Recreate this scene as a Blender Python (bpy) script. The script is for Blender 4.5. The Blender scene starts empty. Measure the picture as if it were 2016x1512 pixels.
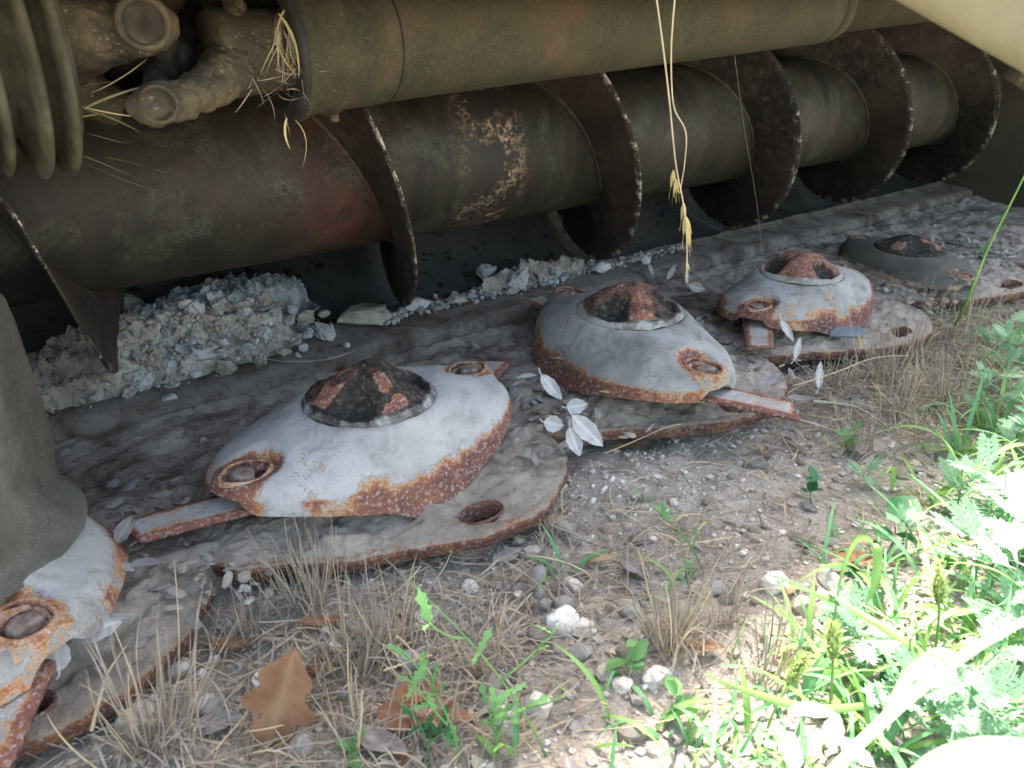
import bpy, math, random
import numpy as np
from mathutils import Vector, Matrix, noise as mn
rnd = random.Random(7)
sc = bpy.context.scene
C = sc.collection
R = math.radians
# ---------------------------------------------------------------- camera
H = 0.45; PITCH = R(24.5); TH = math.atan2(.618, .786); F = 1568.0
cam = bpy.data.objects.new('camera', bpy.data.cameras.new('camera')); C.objects.link(cam)
cam.location = (0, 0, H); cam.rotation_euler = (R(90) - PITCH, 0, -TH)
cam.data.sensor_width = 36; cam.data.lens = 28.0
cam.data.clip_start = .01; cam.data.clip_end = 500
cam.data.dof.use_dof = True; cam.data.dof.focus_distance = .85; cam.data.dof.aperture_fstop = 13
sc.camera = cam
# ---------------------------------------------------------------- light
sc.view_settings.view_transform = 'Standard'; sc.view_settings.look = 'None'
sc.view_settings.exposure = 3.2; sc.view_settings.gamma = 1
wd = bpy.data.worlds.new('World'); sc.world = wd; wd.use_nodes = True
nt = wd.node_tree; bgn = nt.nodes['Background']
sky = nt.nodes.new('ShaderNodeTexSky'); sky.sky_type = 'NISHITA'; sky.sun_disc = False
SUN_EL, SUN_AZ = R(58), R(48)          # azimuth measured from +X towards +Y
sky.sun_elevation = SUN_EL; sky.sun_rotation = R(90) - SUN_AZ
sky.dust_density = 3; sky.air_density = 1.0; sky.ozone_density = .6
wm = nt.nodes.new('ShaderNodeMix'); wm.data_type = 'RGBA'; wm.blend_type = 'MULTIPLY'; wm.inputs[0].default_value = 1
wm.inputs[7].default_value = (1.0, .915, .765, 1); nt.links.new(sky.outputs[0], wm.inputs[6]); nt.links.new(wm.outputs[2], bgn.inputs[0]); bgn.inputs[1].default_value = .11
sl = bpy.data.lights.new('sun', 'SUN'); sl.energy = 3.0; sl.angle = R(9); sl.color = (1, .95, .86)
so = bpy.data.objects.new('sun', sl); C.objects.link(so)
sd = Vector((math.cos(SUN_EL)*math.cos(SUN_AZ), math.cos(SUN_EL)*math.sin(SUN_AZ), math.sin(SUN_EL)))
so.rotation_euler = sd.to_track_quat('Z', 'Y').to_euler(); so.location = sd*5
sc.cycles.max_bounces = 10; sc.cycles.diffuse_bounces = 6
sc.cycles.use_denoising = True
# ---------------------------------------------------------------- helpers
CY, SY = math.cos(TH), math.sin(TH)
def at(u, v, Z):                       # photo pixel + depth -> point
    x = (u-1008)/F*Z; d = (v-756)/F*Z
    Y = Z*math.cos(PITCH)-d*math.sin(PITCH); z = H-Z*math.sin(PITCH)-d*math.cos(PITCH)
    return Vector((x*CY+Y*SY, -x*SY+Y*CY, z))
def on(u, v, z=0.0):                   # photo pixel -> point on the level z
    x = (u-1008)/F; d = (v-756)/F
    Zd = -math.sin(PITCH)-d*math.cos(PITCH); t = (z-H)/Zd
    return at(u, v, t)
def tag(o, label=None, cat=None, group=None, kind=None):
    if label: o['label'] = label
    if cat: o['category'] = cat
    if group: o['group'] = group
    if kind: o['kind'] = kind
    return o
def empty(name, loc, rz=0, label=None, cat=None, group=None):
    o = bpy.data.objects.new(name, None); C.objects.link(o); o.location = loc
    o.rotation_euler = (0, 0, rz); o.empty_display_size = .02
    return tag(o, label, cat, group)
def mesh(name, V, Fc, mat, parent=None, smooth=True, attrs=None, mats=None, mi=None):
    me = bpy.data.meshes.new(name)
    me.from_pydata([tuple(map(float, v)) for v in V], [], [tuple(int(i) for i in f) for f in Fc])
    if smooth: me.polygons.foreach_set('use_smooth', [True]*len(me.polygons))
    for k, arr in (attrs or {}).items():
        a = me.attributes.new(k, 'FLOAT', 'POINT'); a.data.foreach_set('value', np.asarray(arr, dtype=np.float32))
    for m_ in (mats or [mat]): me.materials.append(m_)
    if mi is not None: me.polygons.foreach_set('material_index', mi)
    me.validate(); me.update()
    o = bpy.data.objects.new(name, me); C.objects.link(o)
    if parent is not None: o.parent = parent
    return o
class MB:
    def __init__(s): s.V = []; s.F = []; s.A = {}; s.n = 0; s.MI = []
    def add(s, V, Fc, mi=0, **at_):
        V = np.asarray(V, dtype=float); s.V.append(V)
        s.F += [tuple(i+s.n for i in f) for f in Fc]; s.MI += [mi]*len(Fc)
        for k, v in at_.items():
            s.A.setdefault(k, []).append(np.broadcast_to(np.asarray(v, dtype=float), (len(V),)))
        s.n += len(V); return s
    def build(s, name, mat, parent=None, smooth=True, mats=None):
        return mesh(name, np.vstack(s.V), s.F, mat, parent, smooth, {k: np.concatenate(v) for k, v in s.A.items()}, mats, s.MI if mats else None)
def gridf(nu, nv, wrap=False):
    out = []
    for i in range(nu-1):
        for j in range(nv if wrap else nv-1):
            j2 = (j+1) % nv
            out.append((i*nv+j, i*nv+j2, (i+1)*nv+j2, (i+1)*nv+j))
    return out
def hsh(ix, iy, iz=0, s=0):
    n = (ix*374761393 + iy*668265263 + iz*2147483647*0 + iz*1274126177 + s*974634777) & 0xffffffff
    n = ((n ^ (n >> 13))*1274126177) & 0xffffffff
    return ((n ^ (n >> 16)) & 0xffff)/65535.0
def vn(x, y, s=0):                     # value noise, numpy
    x = np.asarray(x, float); y = np.asarray(y, float)
    ix = np.floor(x).astype(np.int64); iy = np.floor(y).astype(np.int64)
    fx = x-ix; fy = y-iy; fx = fx*fx*(3-2*fx); fy = fy*fy*(3-2*fy)
    a = hsh(ix, iy, 0, s); b = hsh(ix+1, iy, 0, s); c = hsh(ix, iy+1, 0, s); d = hsh(ix+1, iy+1, 0, s)
    return (a*(1-fx)+b*fx)*(1-fy)+(c*(1-fx)+d*fx)*fy
def fbm(x, y, o=5, s=0, g=.5):
    t = 0; a = 1; n = 0
    for k in range(o):
        t = t+a*vn(np.asarray(x)*2**k+k*17.3, np.asarray(y)*2**k+k*9.1, s+k); n += a; a *= g
    return t/n
def sst(a, b, x):
    t = np.clip((x-a)/(b-a), 0, 1); return t*t*(3-2*t)
def tube(pts, rad, n=8, cap=True):
    P = [Vector(p) for p in pts]; m = len(P)
    rr = rad if hasattr(rad, '__len__') else [rad]*m
    V = []; up = None
    for i in range(m):
        t = (P[min(i+1, m-1)]-P[max(i-1, 0)]).normalized()
        if up is None:
            up = t.orthogonal().normalized()
        up = (up-t*up.dot(t)); up = up.normalized() if up.length > 1e-6 else t.orthogonal().normalized()
        s = t.cross(up)
        for k in range(n):
            a = 2*math.pi*k/n
            V.append(P[i]+(up*math.cos(a)+s*math.sin(a))*rr[i])
    Fc = gridf(m, n, True)
    if cap: Fc += [tuple(range(n-1, -1, -1)), tuple((m-1)*n+k for k in range(n))]
    return [tuple(v) for v in V], Fc
def strip(pts, wid, side=None, fold=0.0):     # a leaf blade: 3 verts across
    P = [Vector(p) for p in pts]; m = len(P); V = []
    for i in range(m):
        t = (P[min(i+1, m-1)]-P[max(i-1, 0)]).normalized()
        s = (side if side is not None else t.cross(Vector((0, 0, 1))))
        s = (s-t*s.dot(t)); s = s.normalized() if s.length > 1e-5 else t.orthogonal().normalized()
        nrm = s.cross(t)
        w = wid[i] if hasattr(wid, '__len__') else wid
        V += [P[i]-s*w/2+nrm*fold*w, P[i], P[i]+s*w/2+nrm*fold*w]
    return [tuple(v) for v in V], gridf(m, 3)
def lathe(prof, n=64, wob=None):       # prof: (x along axis, r)
    V = []
    for i, (x, r) in enumerate(prof):
        for k in range(n):
            a = 2*math.pi*k/n
            V.append((x, r*math.cos(a), r*math.sin(a)))
    return V, gridf(len(prof), n, True)
def xf(V, M): return [tuple(M @ Vector(v)) for v in V]
def bez(p0, p1, p2, n=8):
    p0, p1, p2 = Vector(p0), Vector(p1), Vector(p2)
    return [(p0*(1-t)**2+p1*2*t*(1-t)+p2*t*t) for t in [i/(n-1) for i in range(n)]]
def ico(sub=2):
    import bmesh
    bm = bmesh.new(); bmesh.ops.create_icosphere(bm, subdivisions=sub, radius=1)
    V = np.array([v.co[:] for v in bm.verts]); Fc = [tuple(v.index for v in f.verts) for f in bm.faces]
    bm.free(); return V, Fc
ICO1, ICO2, ICO3 = ico(1), ico(2), ico(3)
def rock(sz, seed, amp=.35, base=ICO2, flat=1.0, freq=1.6, facet=.0):
    V, Fc = base; V = V.copy()
    o = Vector((seed*1.37 % 97, seed*2.71 % 89, seed*.77 % 83))
    out = []
    rs = random.Random(seed)
    planes = [(Vector((rs.gauss(0, 1), rs.gauss(0, 1), rs.gauss(0, 1))).normalized(), rs.uniform(.55, .9)) for _ in range(7)]
    for v in V:
        p = Vector(v); d = 1+amp*(mn.fractal(p*freq+o, 1.0, 2.0, 4))
        q = p*d
        if facet:
            for nrm, h in planes:
                k = q.dot(nrm)-h
                if k > 0: q = q-nrm*k*facet
        out.append((q.x*sz[0], q.y*sz[1], q.z*sz[2]*flat))
    return np.array(out), Fc
def euler_m(x, y, z): 
    from mathutils import Euler
    return Euler((x, y, z)).to_matrix()
def place(V, M3, loc): return np.asarray(V) @ np.array(M3).T + np.array(loc)
# ---------------------------------------------------------------- materials
def hexc(r, g, b): return (r, g, b, 1)
class NT:
    def __init__(s, name):
        s.m = bpy.data.materials.new(name); s.m.use_nodes = True
        s.t = s.m.node_tree; s.n = s.t.nodes; s.b = s.n['Principled BSDF']; s.out = s.n['Material Output']
        s.co = s.n.new('ShaderNodeTexCoord').outputs['Object']
    def l(s, a, b): s.t.links.new(a, b)
    def noise(s, scale, detail=6, rough=.6, vec=None, dist=0.0):
        n = s.n.new('ShaderNodeTexNoise'); n.inputs['Scale'].default_value = scale
        n.inputs['Detail'].default_value = detail; n.inputs['Roughness'].default_value = rough
        n.inputs['Distortion'].default_value = dist
        s.l(vec or s.co, n.inputs['Vector']); return n.outputs['Fac']
    def vor(s, scale, feat='F1', vec=None, out='Distance'):
        n = s.n.new('ShaderNodeTexVoronoi'); n.feature = feat; n.inputs['Scale'].default_value = scale
        s.l(vec or s.co, n.inputs['Vector']); return n.outputs[out]
    def math(s, op, a, b=None, c=None, clamp=False):
        n = s.n.new('ShaderNodeMath'); n.operation = op; n.use_clamp = clamp
        for i, x in enumerate((a, b, c)):
            if x is None: continue
            if isinstance(x, (int, float)): n.inputs[i].default_value = x
            else: s.l(x, n.inputs[i])
        return n.outputs[0]
    def ramp(s, fac, stops, interp='LINEAR'):
        n = s.n.new('ShaderNodeValToRGB'); cr = n.color_ramp; cr.interpolation = interp
        while len(cr.elements) > 1: cr.elements.remove(cr.elements[-1])
        for i, (p, c) in enumerate(stops):
            e = cr.elements[0] if i == 0 else cr.elements.new(p)
            e.position = p; e.color = (c, c, c, 1) if isinstance(c, (int, float)) else tuple(c)+(1,)
        s.l(fac, n.inputs[0]); return n.outputs['Color']
    def mix(s, fac, a, b, mode='MIX'):
        n = s.n.new('ShaderNodeMix'); n.data_type = 'RGBA'; n.blend_type = mode
        if isinstance(fac, (int, float)): n.inputs[0].default_value = fac
        else: s.l(fac, n.inputs[0])
        for i, x in ((6, a), (7, b)):
            if isinstance(x, tuple): n.inputs[i].default_value = x+(1,) if len(x) == 3 else x
            else: s.l(x, n.inputs[i])
        return n.outputs[2]
    def attr(s, name):
        n = s.n.new('ShaderNodeAttribute'); n.attribute_name = name; return n.outputs['Fac']
    def bump(s, h, dist, strength=1.0, prev=None):
        n = s.n.new('ShaderNodeBump'); n.inputs['Distance'].default_value = dist; n.inputs['Strength'].default_value = strength
        s.l(h, n.inputs['Height'])
        if prev is not None: s.l(prev, n.inputs['Normal'])
        return n.outputs[0]
    def fin(s, col, rough=.9, nrm=None, metal=0, spec=.3, trans=None):
        if isinstance(col, tuple): s.b.inputs['Base Color'].default_value = col+(1,)
        else: s.l(col, s.b.inputs['Base Color'])
        if isinstance(rough, (int, float)): s.b.inputs['Roughness'].default_value = rough
        else: s.l(rough, s.b.inputs['Roughness'])
        s.b.inputs['Metallic'].default_value = metal; s.b.inputs['Specular IOR Level'].default_value = spec
        if nrm is not None: s.l(nrm, s.b.inputs['Normal'])
        if trans is not None:
            tr = s.n.new('ShaderNodeBsdfTranslucent'); ms = s.n.new('ShaderNodeMixShader')
            if isinstance(col, tuple): tr.inputs[0].default_value = col+(1,)
            else: s.l(col, tr.inputs[0])
            ms.inputs[0].default_value = trans
            s.l(s.b.outputs[0], ms.inputs[1]); s.l(tr.outputs[0], ms.inputs[2]); s.l(ms.outputs[0], s.out.inputs[0])
        return s.m
def m_simple(name, stops, scale=40, bumps=((200, .0006),), rough=.85, spec=.3, speck=None, metal=0, trans=None, detail=6, dist=0):
    t = NT(name); c = t.ramp(t.noise(scale, detail, .6, dist=dist), stops)
    if speck:
        sc_, lo, hi, colr = speck
        c = t.mix(t.ramp(t.noise(sc_, 3, .5), [(lo, 0.), (hi, 1.)]), c, colr)
    nr = None
    for s_, d in bumps: nr = t.bump(t.noise(s_, 6, .65), d, 1, nr)
    return t.fin(c, rough, nr, metal, spec, trans)
def m_rusty(name, mud=(.41, .39, .385), mud2=(.28, .26, .25), grime=.35, lump=0.0):
    t = NT(name)
    n1 = t.noise(55, 10, .72); n2 = t.noise(9, 5, .6); n3 = t.noise(420, 3, .6)
    ru = t.attr('rust'); di = t.attr('dirt')
    v = t.math('ADD', ru, t.math('MULTIPLY', t.math('SUBTRACT', n1, .5), 1.1))
    v = t.math('ADD', v, t.math('MULTIPLY', t.math('SUBTRACT', n3, .5), .5))
    mudc = t.ramp(n2, [(.3, mud2), (.5, mud), (.75, tuple(min(1, x*1.15) for x in mud))])
    mudc = t.mix(t.math('MULTIPLY', t.ramp(t.noise(26, 9, .75, dist=.8), [(.50, 0.), (.64, 1.)]), grime), mudc, (.12, .10, .088))
    mudc = t.mix(t.math('MULTIPLY', t.ramp(t.noise(300, 4, .7), [(.58, 0.), (.68, 1.)]), .45), mudc, (.16, .145, .135))
    # fine cracks
    cr = t.ramp(t.vor(38, 'DISTANCE_TO_EDGE', vec=None), [(0, 0.), (.012, 1.)])
    crm = t.math('MULTIPLY', t.math('SUBTRACT', 1.0, cr), t.ramp(t.noise(14, 3, .5), [(.55, 0.), (.62, 1.)]))
    mudc = t.mix(t.math('MULTIPLY', crm, .35), mudc, (.2, .17, .15))
    rustc = t.ramp(v, [(0, (.5, .47, .45)), (.40, (.46, .36, .26)), (.50, (.38, .175, .07)), (.60, (.25, .10, .055)), (.75, (.17, .072, .054)), (1, (.11, .05, .042))])
    mk = t.ramp(v, [(.33, 0.), (.43, 1.)])
    c = t.mix(mk, mudc, rustc)
    # chalky specks over the rust
    sp = t.ramp(t.noise(260, 5, .7), [(.52, 0.), (.64, 1.)])
    c = t.mix(t.math('MULTIPLY', t.math('MULTIPLY', sp, mk), .62), c, (.46, .40, .385))
    dv = t.math('ADD', di, t.math('MULTIPLY', t.math('SUBTRACT', t.noise(30, 8, .7), .5), 1.0))
    dk = t.ramp(dv, [(.42, 0.), (.62, 1.)])
    dirtc = t.ramp(t.noise(160, 5, .7), [(.35, (.018, .016, .014)), (.55, (.05, .045, .04)), (.7, (.16, .15, .13))])
    c = t.mix(dk, c, dirtc)
    h = t.math('ADD', t.math('MULTIPLY', n1, .5), t.math('MULTIPLY', mk, .25))
    nr = t.bump(h, .0022); nr = t.bump(t.noise(480, 4, .7), .0007, 1, nr)
    nr = t.bump(t.math('MULTIPLY', dk, t.noise(140, 6, .75)), .004, 1, nr)
    if lump:
        nr = t.bump(t.noise(70, 9, .78, dist=1.2), lump, 1, nr)
        c = t.mix(t.ramp(t.noise(75, 9, .78, dist=1.2), [(.53, 0.), (.66, .55)]), c, (.11, .092, .078))
        c = t.mix(t.ramp(t.noise(190, 6, .75), [(.56, 0.), (.66, .6)]), c, (.42, .38, .34))
    return t.fin(c, .92, nr, 0, .25)
M = {}
M['disc'] = m_rusty('rusty_mud_coated_steel')
M['disc_worn'] = m_rusty('rusty_steel_thin_mud', (.35, .335, .32), (.16, .152, .145), .65)
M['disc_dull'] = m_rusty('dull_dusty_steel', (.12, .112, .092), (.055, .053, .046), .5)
M['guard'] = m_rusty('muddy_guard_steel', (.48, .405, .34), (.30, .25, .205), .5, .006)
def m_ground():
    t = NT('dry_stony_soil')
    a = t.noise(5, 6, .6); b = t.noise(110, 8, .75); c3 = t.vor(260)
    c = t.ramp(a, [(.35, (.40, .34, .29)), (.55, (.54, .475, .42)), (.7, (.63, .575, .52))])
    c = t.mix(t.ramp(b, [(.45, .0), (.62, .7)]), c, (.62, .56, .50))
    c = t.mix(t.ramp(t.noise(33, 8, .7), [(.52, 0.), (.70, .6)]), c, (.10, .082, .068))
    nr = t.bump(b, .007); nr = t.bump(c3, .002, 1, nr)
    return t.fin(c, .97, nr, 0, .15)
M['ground'] = m_ground()
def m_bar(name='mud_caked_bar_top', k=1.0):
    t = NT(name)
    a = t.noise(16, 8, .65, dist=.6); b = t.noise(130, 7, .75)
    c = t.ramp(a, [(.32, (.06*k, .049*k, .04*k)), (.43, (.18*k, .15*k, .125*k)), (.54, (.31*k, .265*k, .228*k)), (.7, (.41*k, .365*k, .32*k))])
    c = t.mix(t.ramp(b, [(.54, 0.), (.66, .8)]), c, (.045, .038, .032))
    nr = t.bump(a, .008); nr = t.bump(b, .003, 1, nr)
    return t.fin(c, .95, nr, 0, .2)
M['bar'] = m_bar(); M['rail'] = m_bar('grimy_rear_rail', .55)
def m_pipe():
    t = NT('dusty_olive_plastic_tube')
    n = t.noise(18, 8, .7); f = t.noise(330, 4, .7)
    c = t.ramp(n, [(.3, (.018, .017, .007)), (.55, (.034, .031, .014)), (.75, (.050, .044, .020))])
    c = t.mix(t.ramp(f, [(.50, 0.), (.68, .6)]), c, (.08, .067, .036))
    c = t.mix(t.ramp(t.noise(260, 6, .8), [(.58, 0.), (.70, .7)]), c, (.025, .022, .014))
    c = t.mix(t.ramp(t.noise(7, 4, .6), [(.58, 0.), (.72, .4)]), c, (.12, .06, .035))
    nr = t.bump(f, .0012); nr = t.bump(n, .002, 1, nr)
    return t.fin(c, .8, nr, 0, .3)
M['pipe'] = m_pipe()
M['black_seam_and_cavity'] = m_simple('black_rubber_and_cavity_shade', [(.3, (.008, .008, .007)), (.7, (.02, .018, .014))], rough=.7)
M['iron'] = m_simple('greasy_cast_iron', [(.3, (.015, .011, .006)), (.5, (.042, .032, .017)), (.62, (.072, .056, .03)), (.75, (.10, .06, .028))], 26,
                     ((45, .003), (260, .001)), .75, .35, (380, .62, .72, (.16, .14, .10)))
M['iron_pit'] = m_simple('shadowy_bearing_recess', [(.3, (.012, .010, .007)), (.6, (.04, .034, .022)), (.75, (.10, .088, .06))], 50, ((120, .002),))
M['iron_dark'] = m_simple('greasy_recess', [(.3, (.012, .010, .008)), (.7, (.035, .03, .022))], 40)
M['boot'] = m_simple('dusty_black_rubber_boot', [(.3, (.022, .021, .013)), (.5, (.055, .052, .032)), (.7, (.10, .094, .06))], 24, ((150, .0012),), .85, .25, (420, .62, .72, (.02, .02, .015)))
def m_auger_tube():
    t = NT('stained_auger_tube_steel')
    sp = t.n.new('ShaderNodeSeparateXYZ'); t.l(t.co, sp.inputs[0]); x = t.math('ADD', sp.outputs[0], 1.0)
    n = t.noise(12, 8, .65); f = t.noise(240, 5, .7)
    mp = t.n.new('ShaderNodeMapping'); t.l(t.co, mp.inputs[0]); mp.inputs['Scale'].default_value = (17, 3.5, 3.5)
    st = t.noise(1.0, 7, .65, vec=mp.outputs[0], dist=.8)
    base = t.ramp(st, [(.33, (.012, .010, .007)), (.48, (.024, .021, .014)), (.60, (.036, .032, .021)), (.75, (.052, .047, .031))])
    red = t.ramp(n, [(.3, (.035, .018, .015)), (.55, (.095, .036, .027)), (.7, (.15, .06, .045))])
    # old red paint left of the first flight, fading out to the left
    d = t.math('SUBTRACT', 1.0, t.math('ABSOLUTE', t.math('DIVIDE', t.math('SUBTRACT', x, .43), .10)), clamp=True)
    c = t.mix(t.math('MULTIPLY', d, .9), base, red)
    lf = t.math('SUBTRACT', 1.0, t.math('DIVIDE', t.math('SUBTRACT', x, .1), .3), clamp=True)
    c = t.mix(t.math('MULTIPLY', lf, .75), c, t.ramp(n, [(.3, (.016, .014, .012)), (.7, (.036, .03, .026))]))
    c = t.mix(t.ramp(n, [(.56, 0.), (.72, .6)]), c, (.06, .03, .018))
    c = t.mix(t.ramp(t.noise(9, 9, .75, dist=.5), [(.50, 0.), (.60, .8)]), c, t.ramp(f, [(.35, (.03, .03, .02)), (.6, (.075, .072, .050))]))
    c = t.mix(t.ramp(t.noise(23, 9, .8), [(.54, 0.), (.62, .8)]), c, (.016, .014, .011))
    # flaking blotch
    d2 = t.math('SUBTRACT', 1.0, t.math('ABSOLUTE', t.math('DIVIDE', t.math('SUBTRACT', x, .655), .06)), clamp=True)
    d2 = t.ramp(d2, [(0, 0.), (.6, 1.)])
    fl = t.noise(120, 7, .75)
    c = t.mix(t.math('MULTIPLY', d2, .85), c, (.022, .018, .016))
    c = t.mix(t.math('MULTIPLY', t.math('MULTIPLY', d2, t.ramp(fl, [(.50, 0.), (.54, 1.)])), t.ramp(t.noise(16, 4, .6), [(.44, 0.), (.56, 1.)])), c, (.30, .20, .13))
    c = t.mix(t.ramp(f, [(.62, 0.), (.74, .35)]), c, (.15, .135, .10))
    c = t.mix(t.ramp(t.noise(150, 3, .7), [(.6, 0.), (.66, .7)]), c, (.012, .01, .009))
    nr = t.bump(f, .0008); nr = t.bump(n, .002, 1, nr)
    return t.fin(c, .62, nr, .25, .4)
M['auger'] = m_auger_tube()
def m_flight():
    t = NT('weathered_flight_steel')
    n = t.noise(15, 8, .7); f = t.noise(70, 6, .75)
    c = t.ramp(n, [(.3, (.020, .014, .011)), (.5, (.036, .026, .020)), (.68, (.054, .044, .032))])
    c = t.mix(t.ramp(t.math('ADD', t.math('MULTIPLY', f, .5), t.math('MULTIPLY', t.noise(6, 3, .5), .5)), [(.53, 0.), (.56, .85)]), c, (.010, .009, .008))
    c = t.mix(t.ramp(t.noise(40, 4, .6), [(.6, 0.), (.66, .4)]), c, (.10, .088, .066))
    ed = t.attr('edge')
    edge_highlight = t.math('MULTIPLY', ed, t.ramp(t.noise(40, 6, .8), [(.52, 0.), (.60, 1.)]))
    c = t.mix(edge_highlight, c, (.48, .44, .38))  # broken highlights along the flight rim, painted into the colour
    nr = t.bump(f, .0012)
    r = t.math('SUBTRACT', .7, t.math('MULTIPLY', edge_highlight, .4))
    m = t.fin(c, r, nr, .3, .4); return m
M['flight'] = m_flight()
M['pan'] = m_simple('dark_pan_steel', [(.3, (.035, .035, .032)), (.5, (.06, .06, .054)), (.7, (.09, .075, .064))], 7, ((160, .0006),), .55, .4, (60, .60, .66, (.01, .01, .01)))
M['deck'] = m_simple('underside_of_sheet_metal', [(.3, (.03, .028, .02)), (.7, (.06, .05, .035))], 6, ((120, .0008),), .8)
M['post'] = m_simple('grey_olive_hub_casting', [(.3, (.035, .033, .026)), (.5, (.075, .07, .056)), (.7, (.135, .125, .105))], 16, ((90, .0015), (420, .0008)), .75, .35, (700, .64, .72, (.24, .23, .2)))
M['bolt'] = m_simple('corroded_bolt', [(.3, (.10, .06, .045)), (.5, (.2, .15, .12)), (.7, (.33, .29, .27))], 120, ((400, .0012),), .85)
M['beam'] = m_simple('scuffed_beige_paint', [(.3, (.12, .105, .055)), (.5, (.20, .18, .105)), (.7, (.26, .235, .145))], 9, ((60, .002),), .7, .3)
M['mud_white'] = m_simple('pale_dried_mud', [(.3, (.26, .245, .23)), (.5, (.43, .415, .40)), (.7, (.56, .55, .545))], 22, ((90, .004), (350, .0012)), .97, .1)
M['heap_core'] = m_simple('dark_crumbly_mud', [(.35, (.05, .043, .036)), (.6, (.22, .195, .165))], 70, ((90, .006),), .97, .1)
M['mud_tan'] = m_simple('tan_dried_mud', [(.3, (.20, .175, .145)), (.5, (.36, .32, .27)), (.7, (.47, .43, .38))], 30, ((90, .004), (350, .0015)), .97, .1)
M['mud_grey'] = m_simple('blue_grey_mud_crust', [(.32, (.05, .052, .054)), (.45, (.17, .18, .18)), (.6, (.31, .325, .33))], 34, ((60, .005), (300, .0012)), .97, .1)
M['stone'] = m_simple('white_limestone', [(.3, (.42, .37, .31)), (.5, (.64, .60, .55)), (.7, (.80, .78, .75))], 60, ((120, .002), (420, .0008)), .95, .15)
M['stone_tan'] = m_simple('tan_limestone', [(.3, (.32, .26, .20)), (.5, (.48, .42, .35)), (.7, (.60, .55, .48))], 60, ((120, .002), (420, .0008)), .95, .15)
M['slate'] = m_simple('blue_grey_shard', [(.3, (.12, .14, .16)), (.7, (.22, .25, .28))], 30, ((100, .0008),), .7)
def m_leaf(name, c0, c1, spots=(.08, .05, .03), trans=.25, rough=.6, vein=None):
    t = NT(name)
    c = t.ramp(t.noise(45, 6, .6), [(.3, c0), (.7, c1)])
    c = t.mix(t.ramp(t.noise(160, 4, .6), [(.62, 0.), (.70, .7)]), c, spots)
    if vein is not None:
        vv = t.attr('vein'); c = t.mix(t.math('MULTIPLY', vv, .6), c, vein)
    nr = t.bump(t.noise(180, 4, .6), .0006)
    return t.fin(c, rough, nr, 0, .3, trans)
M['leaf_brown'] = m_leaf('dry_brown_leaf', (.20, .095, .045), (.34, .18, .095), vein=(.4, .25, .14))
M['leaf_red'] = m_leaf('red_brown_leaf', (.26, .095, .055), (.37, .17, .10), vein=(.45, .28, .18))
M['leaf_tan'] = m_leaf('tan_leaf', (.36, .25, .13), (.52, .38, .22), vein=(.55, .42, .28))
M['leaf_grey'] = m_leaf('grey_leaf', (.20, .18, .18), (.36, .33, .32), vein=(.45, .42, .4))
M['leaf_white'] = m_leaf('mud_bleached_leaf', (.36, .345, .335), (.54, .52, .515), (.2, .18, .17), .12, .9, vein=(.7, .69, .7))
M['leaf_green'] = m_leaf('green_leaf', (.12, .28, .09), (.20, .40, .15), (.11, .2, .06), .35, .5, vein=(.22, .4, .15))
M['leaf_deep'] = m_leaf('deep_green_leaf', (.035, .14, .05), (.06, .2, .075), (.08, .15, .05), .3, .5, vein=(.12, .3, .1))
M['blade'] = m_leaf('green_grass_blade', (.17, .34, .08), (.28, .48, .15), (.16, .26, .06), .4, .45, vein=(.3, .5, .16))
M['blade2'] = m_leaf('blue_green_grass_blade', (.10, .28, .11), (.18, .40, .19), (.1, .2, .06), .38, .5, vein=(.2, .42, .2))
M['mug'] = m_leaf('feathery_green_leaf', (.20, .38, .22), (.34, .52, .34), (.16, .3, .12), .35, .6, vein=(.3, .48, .25))
M['straw'] = m_leaf('dry_straw', (.32, .25, .185), (.54, .45, .34), (.14, .09, .06), .2, .7)
M['straw_pale'] = m_leaf('pale_straw', (.46, .36, .21), (.62, .51, .33), (.4, .28, .14), .25, .6)
M['straw_yel'] = m_leaf('yellow_straw', (.40, .33, .13), (.55, .46, .22), (.4, .28, .1), .3, .6)
M['straw_grey'] = m_leaf('weathered_grey_straw', (.22, .18, .15), (.40, .345, .295), (.09, .07, .055), .15, .8)
M['twig'] = m_simple('pale_twig', [(.3, (.2, .17, .14)), (.7, (.42, .38, .34))], 90, ((300, .001),), .9)
M['pale_blade'] = m_leaf('overexposed_pale_blade', (.48, .56, .34), (.66, .72, .52), (.4, .5, .25), .35, .5, vein=(.7, .75, .6))  # pale yellow-green, whitened in the colour to stand for overexposed sunlight
M['seed'] = m_leaf('foxtail_bristles', (.22, .32, .08), (.36, .46, .16), (.3, .36, .12), .4, .6)
# ---------------------------------------------------------------- ground
def hg(x, y):
    x = np.asarray(x, float); y = np.asarray(y, float)
    near = np.exp(-((x-.5)**2+(y-.5)**2)/3.0)
    h = (fbm(x*9, y*9, 4, 3)-.5)*.022 + (fbm(x*45, y*45, 4, 11)-.5)*.009*near
    h = h + sst(.50, .2, y)*.006 + (fbm(x*.7, y*.7, 3, 5)-.5)*.12*(1-near)
    h = h - .010*sst(.52, .62, y)*near - .004
    return h
def warp(n, c, fine, far):
    t = np.linspace(-1, 1, n); k = np.arcsinh(far/fine)*1.0
    return c+fine*np.sinh(t*k)
gx = warp(560, .55, .22, 120.); gy = warp(520, .42, .18, 120.)
GX, GY = np.meshgrid(gx, gy, indexing='ij')
GZ = hg(GX, GY)
ground = mesh('ground', np.stack([GX.ravel(), GY.ravel(), GZ.ravel()], 1), gridf(len(gx), len(gy)), M['ground'])
tag(ground, kind='structure', label='dry stony soil under and in front of the mower')
def gz(x, y): return float(hg(x, y))
def G(u, v):                            # photo pixel -> point on the ground
    p = on(u, v, 0)
    for _ in range(2): p = on(u, v, gz(p.x, p.y))
    return p
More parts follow.
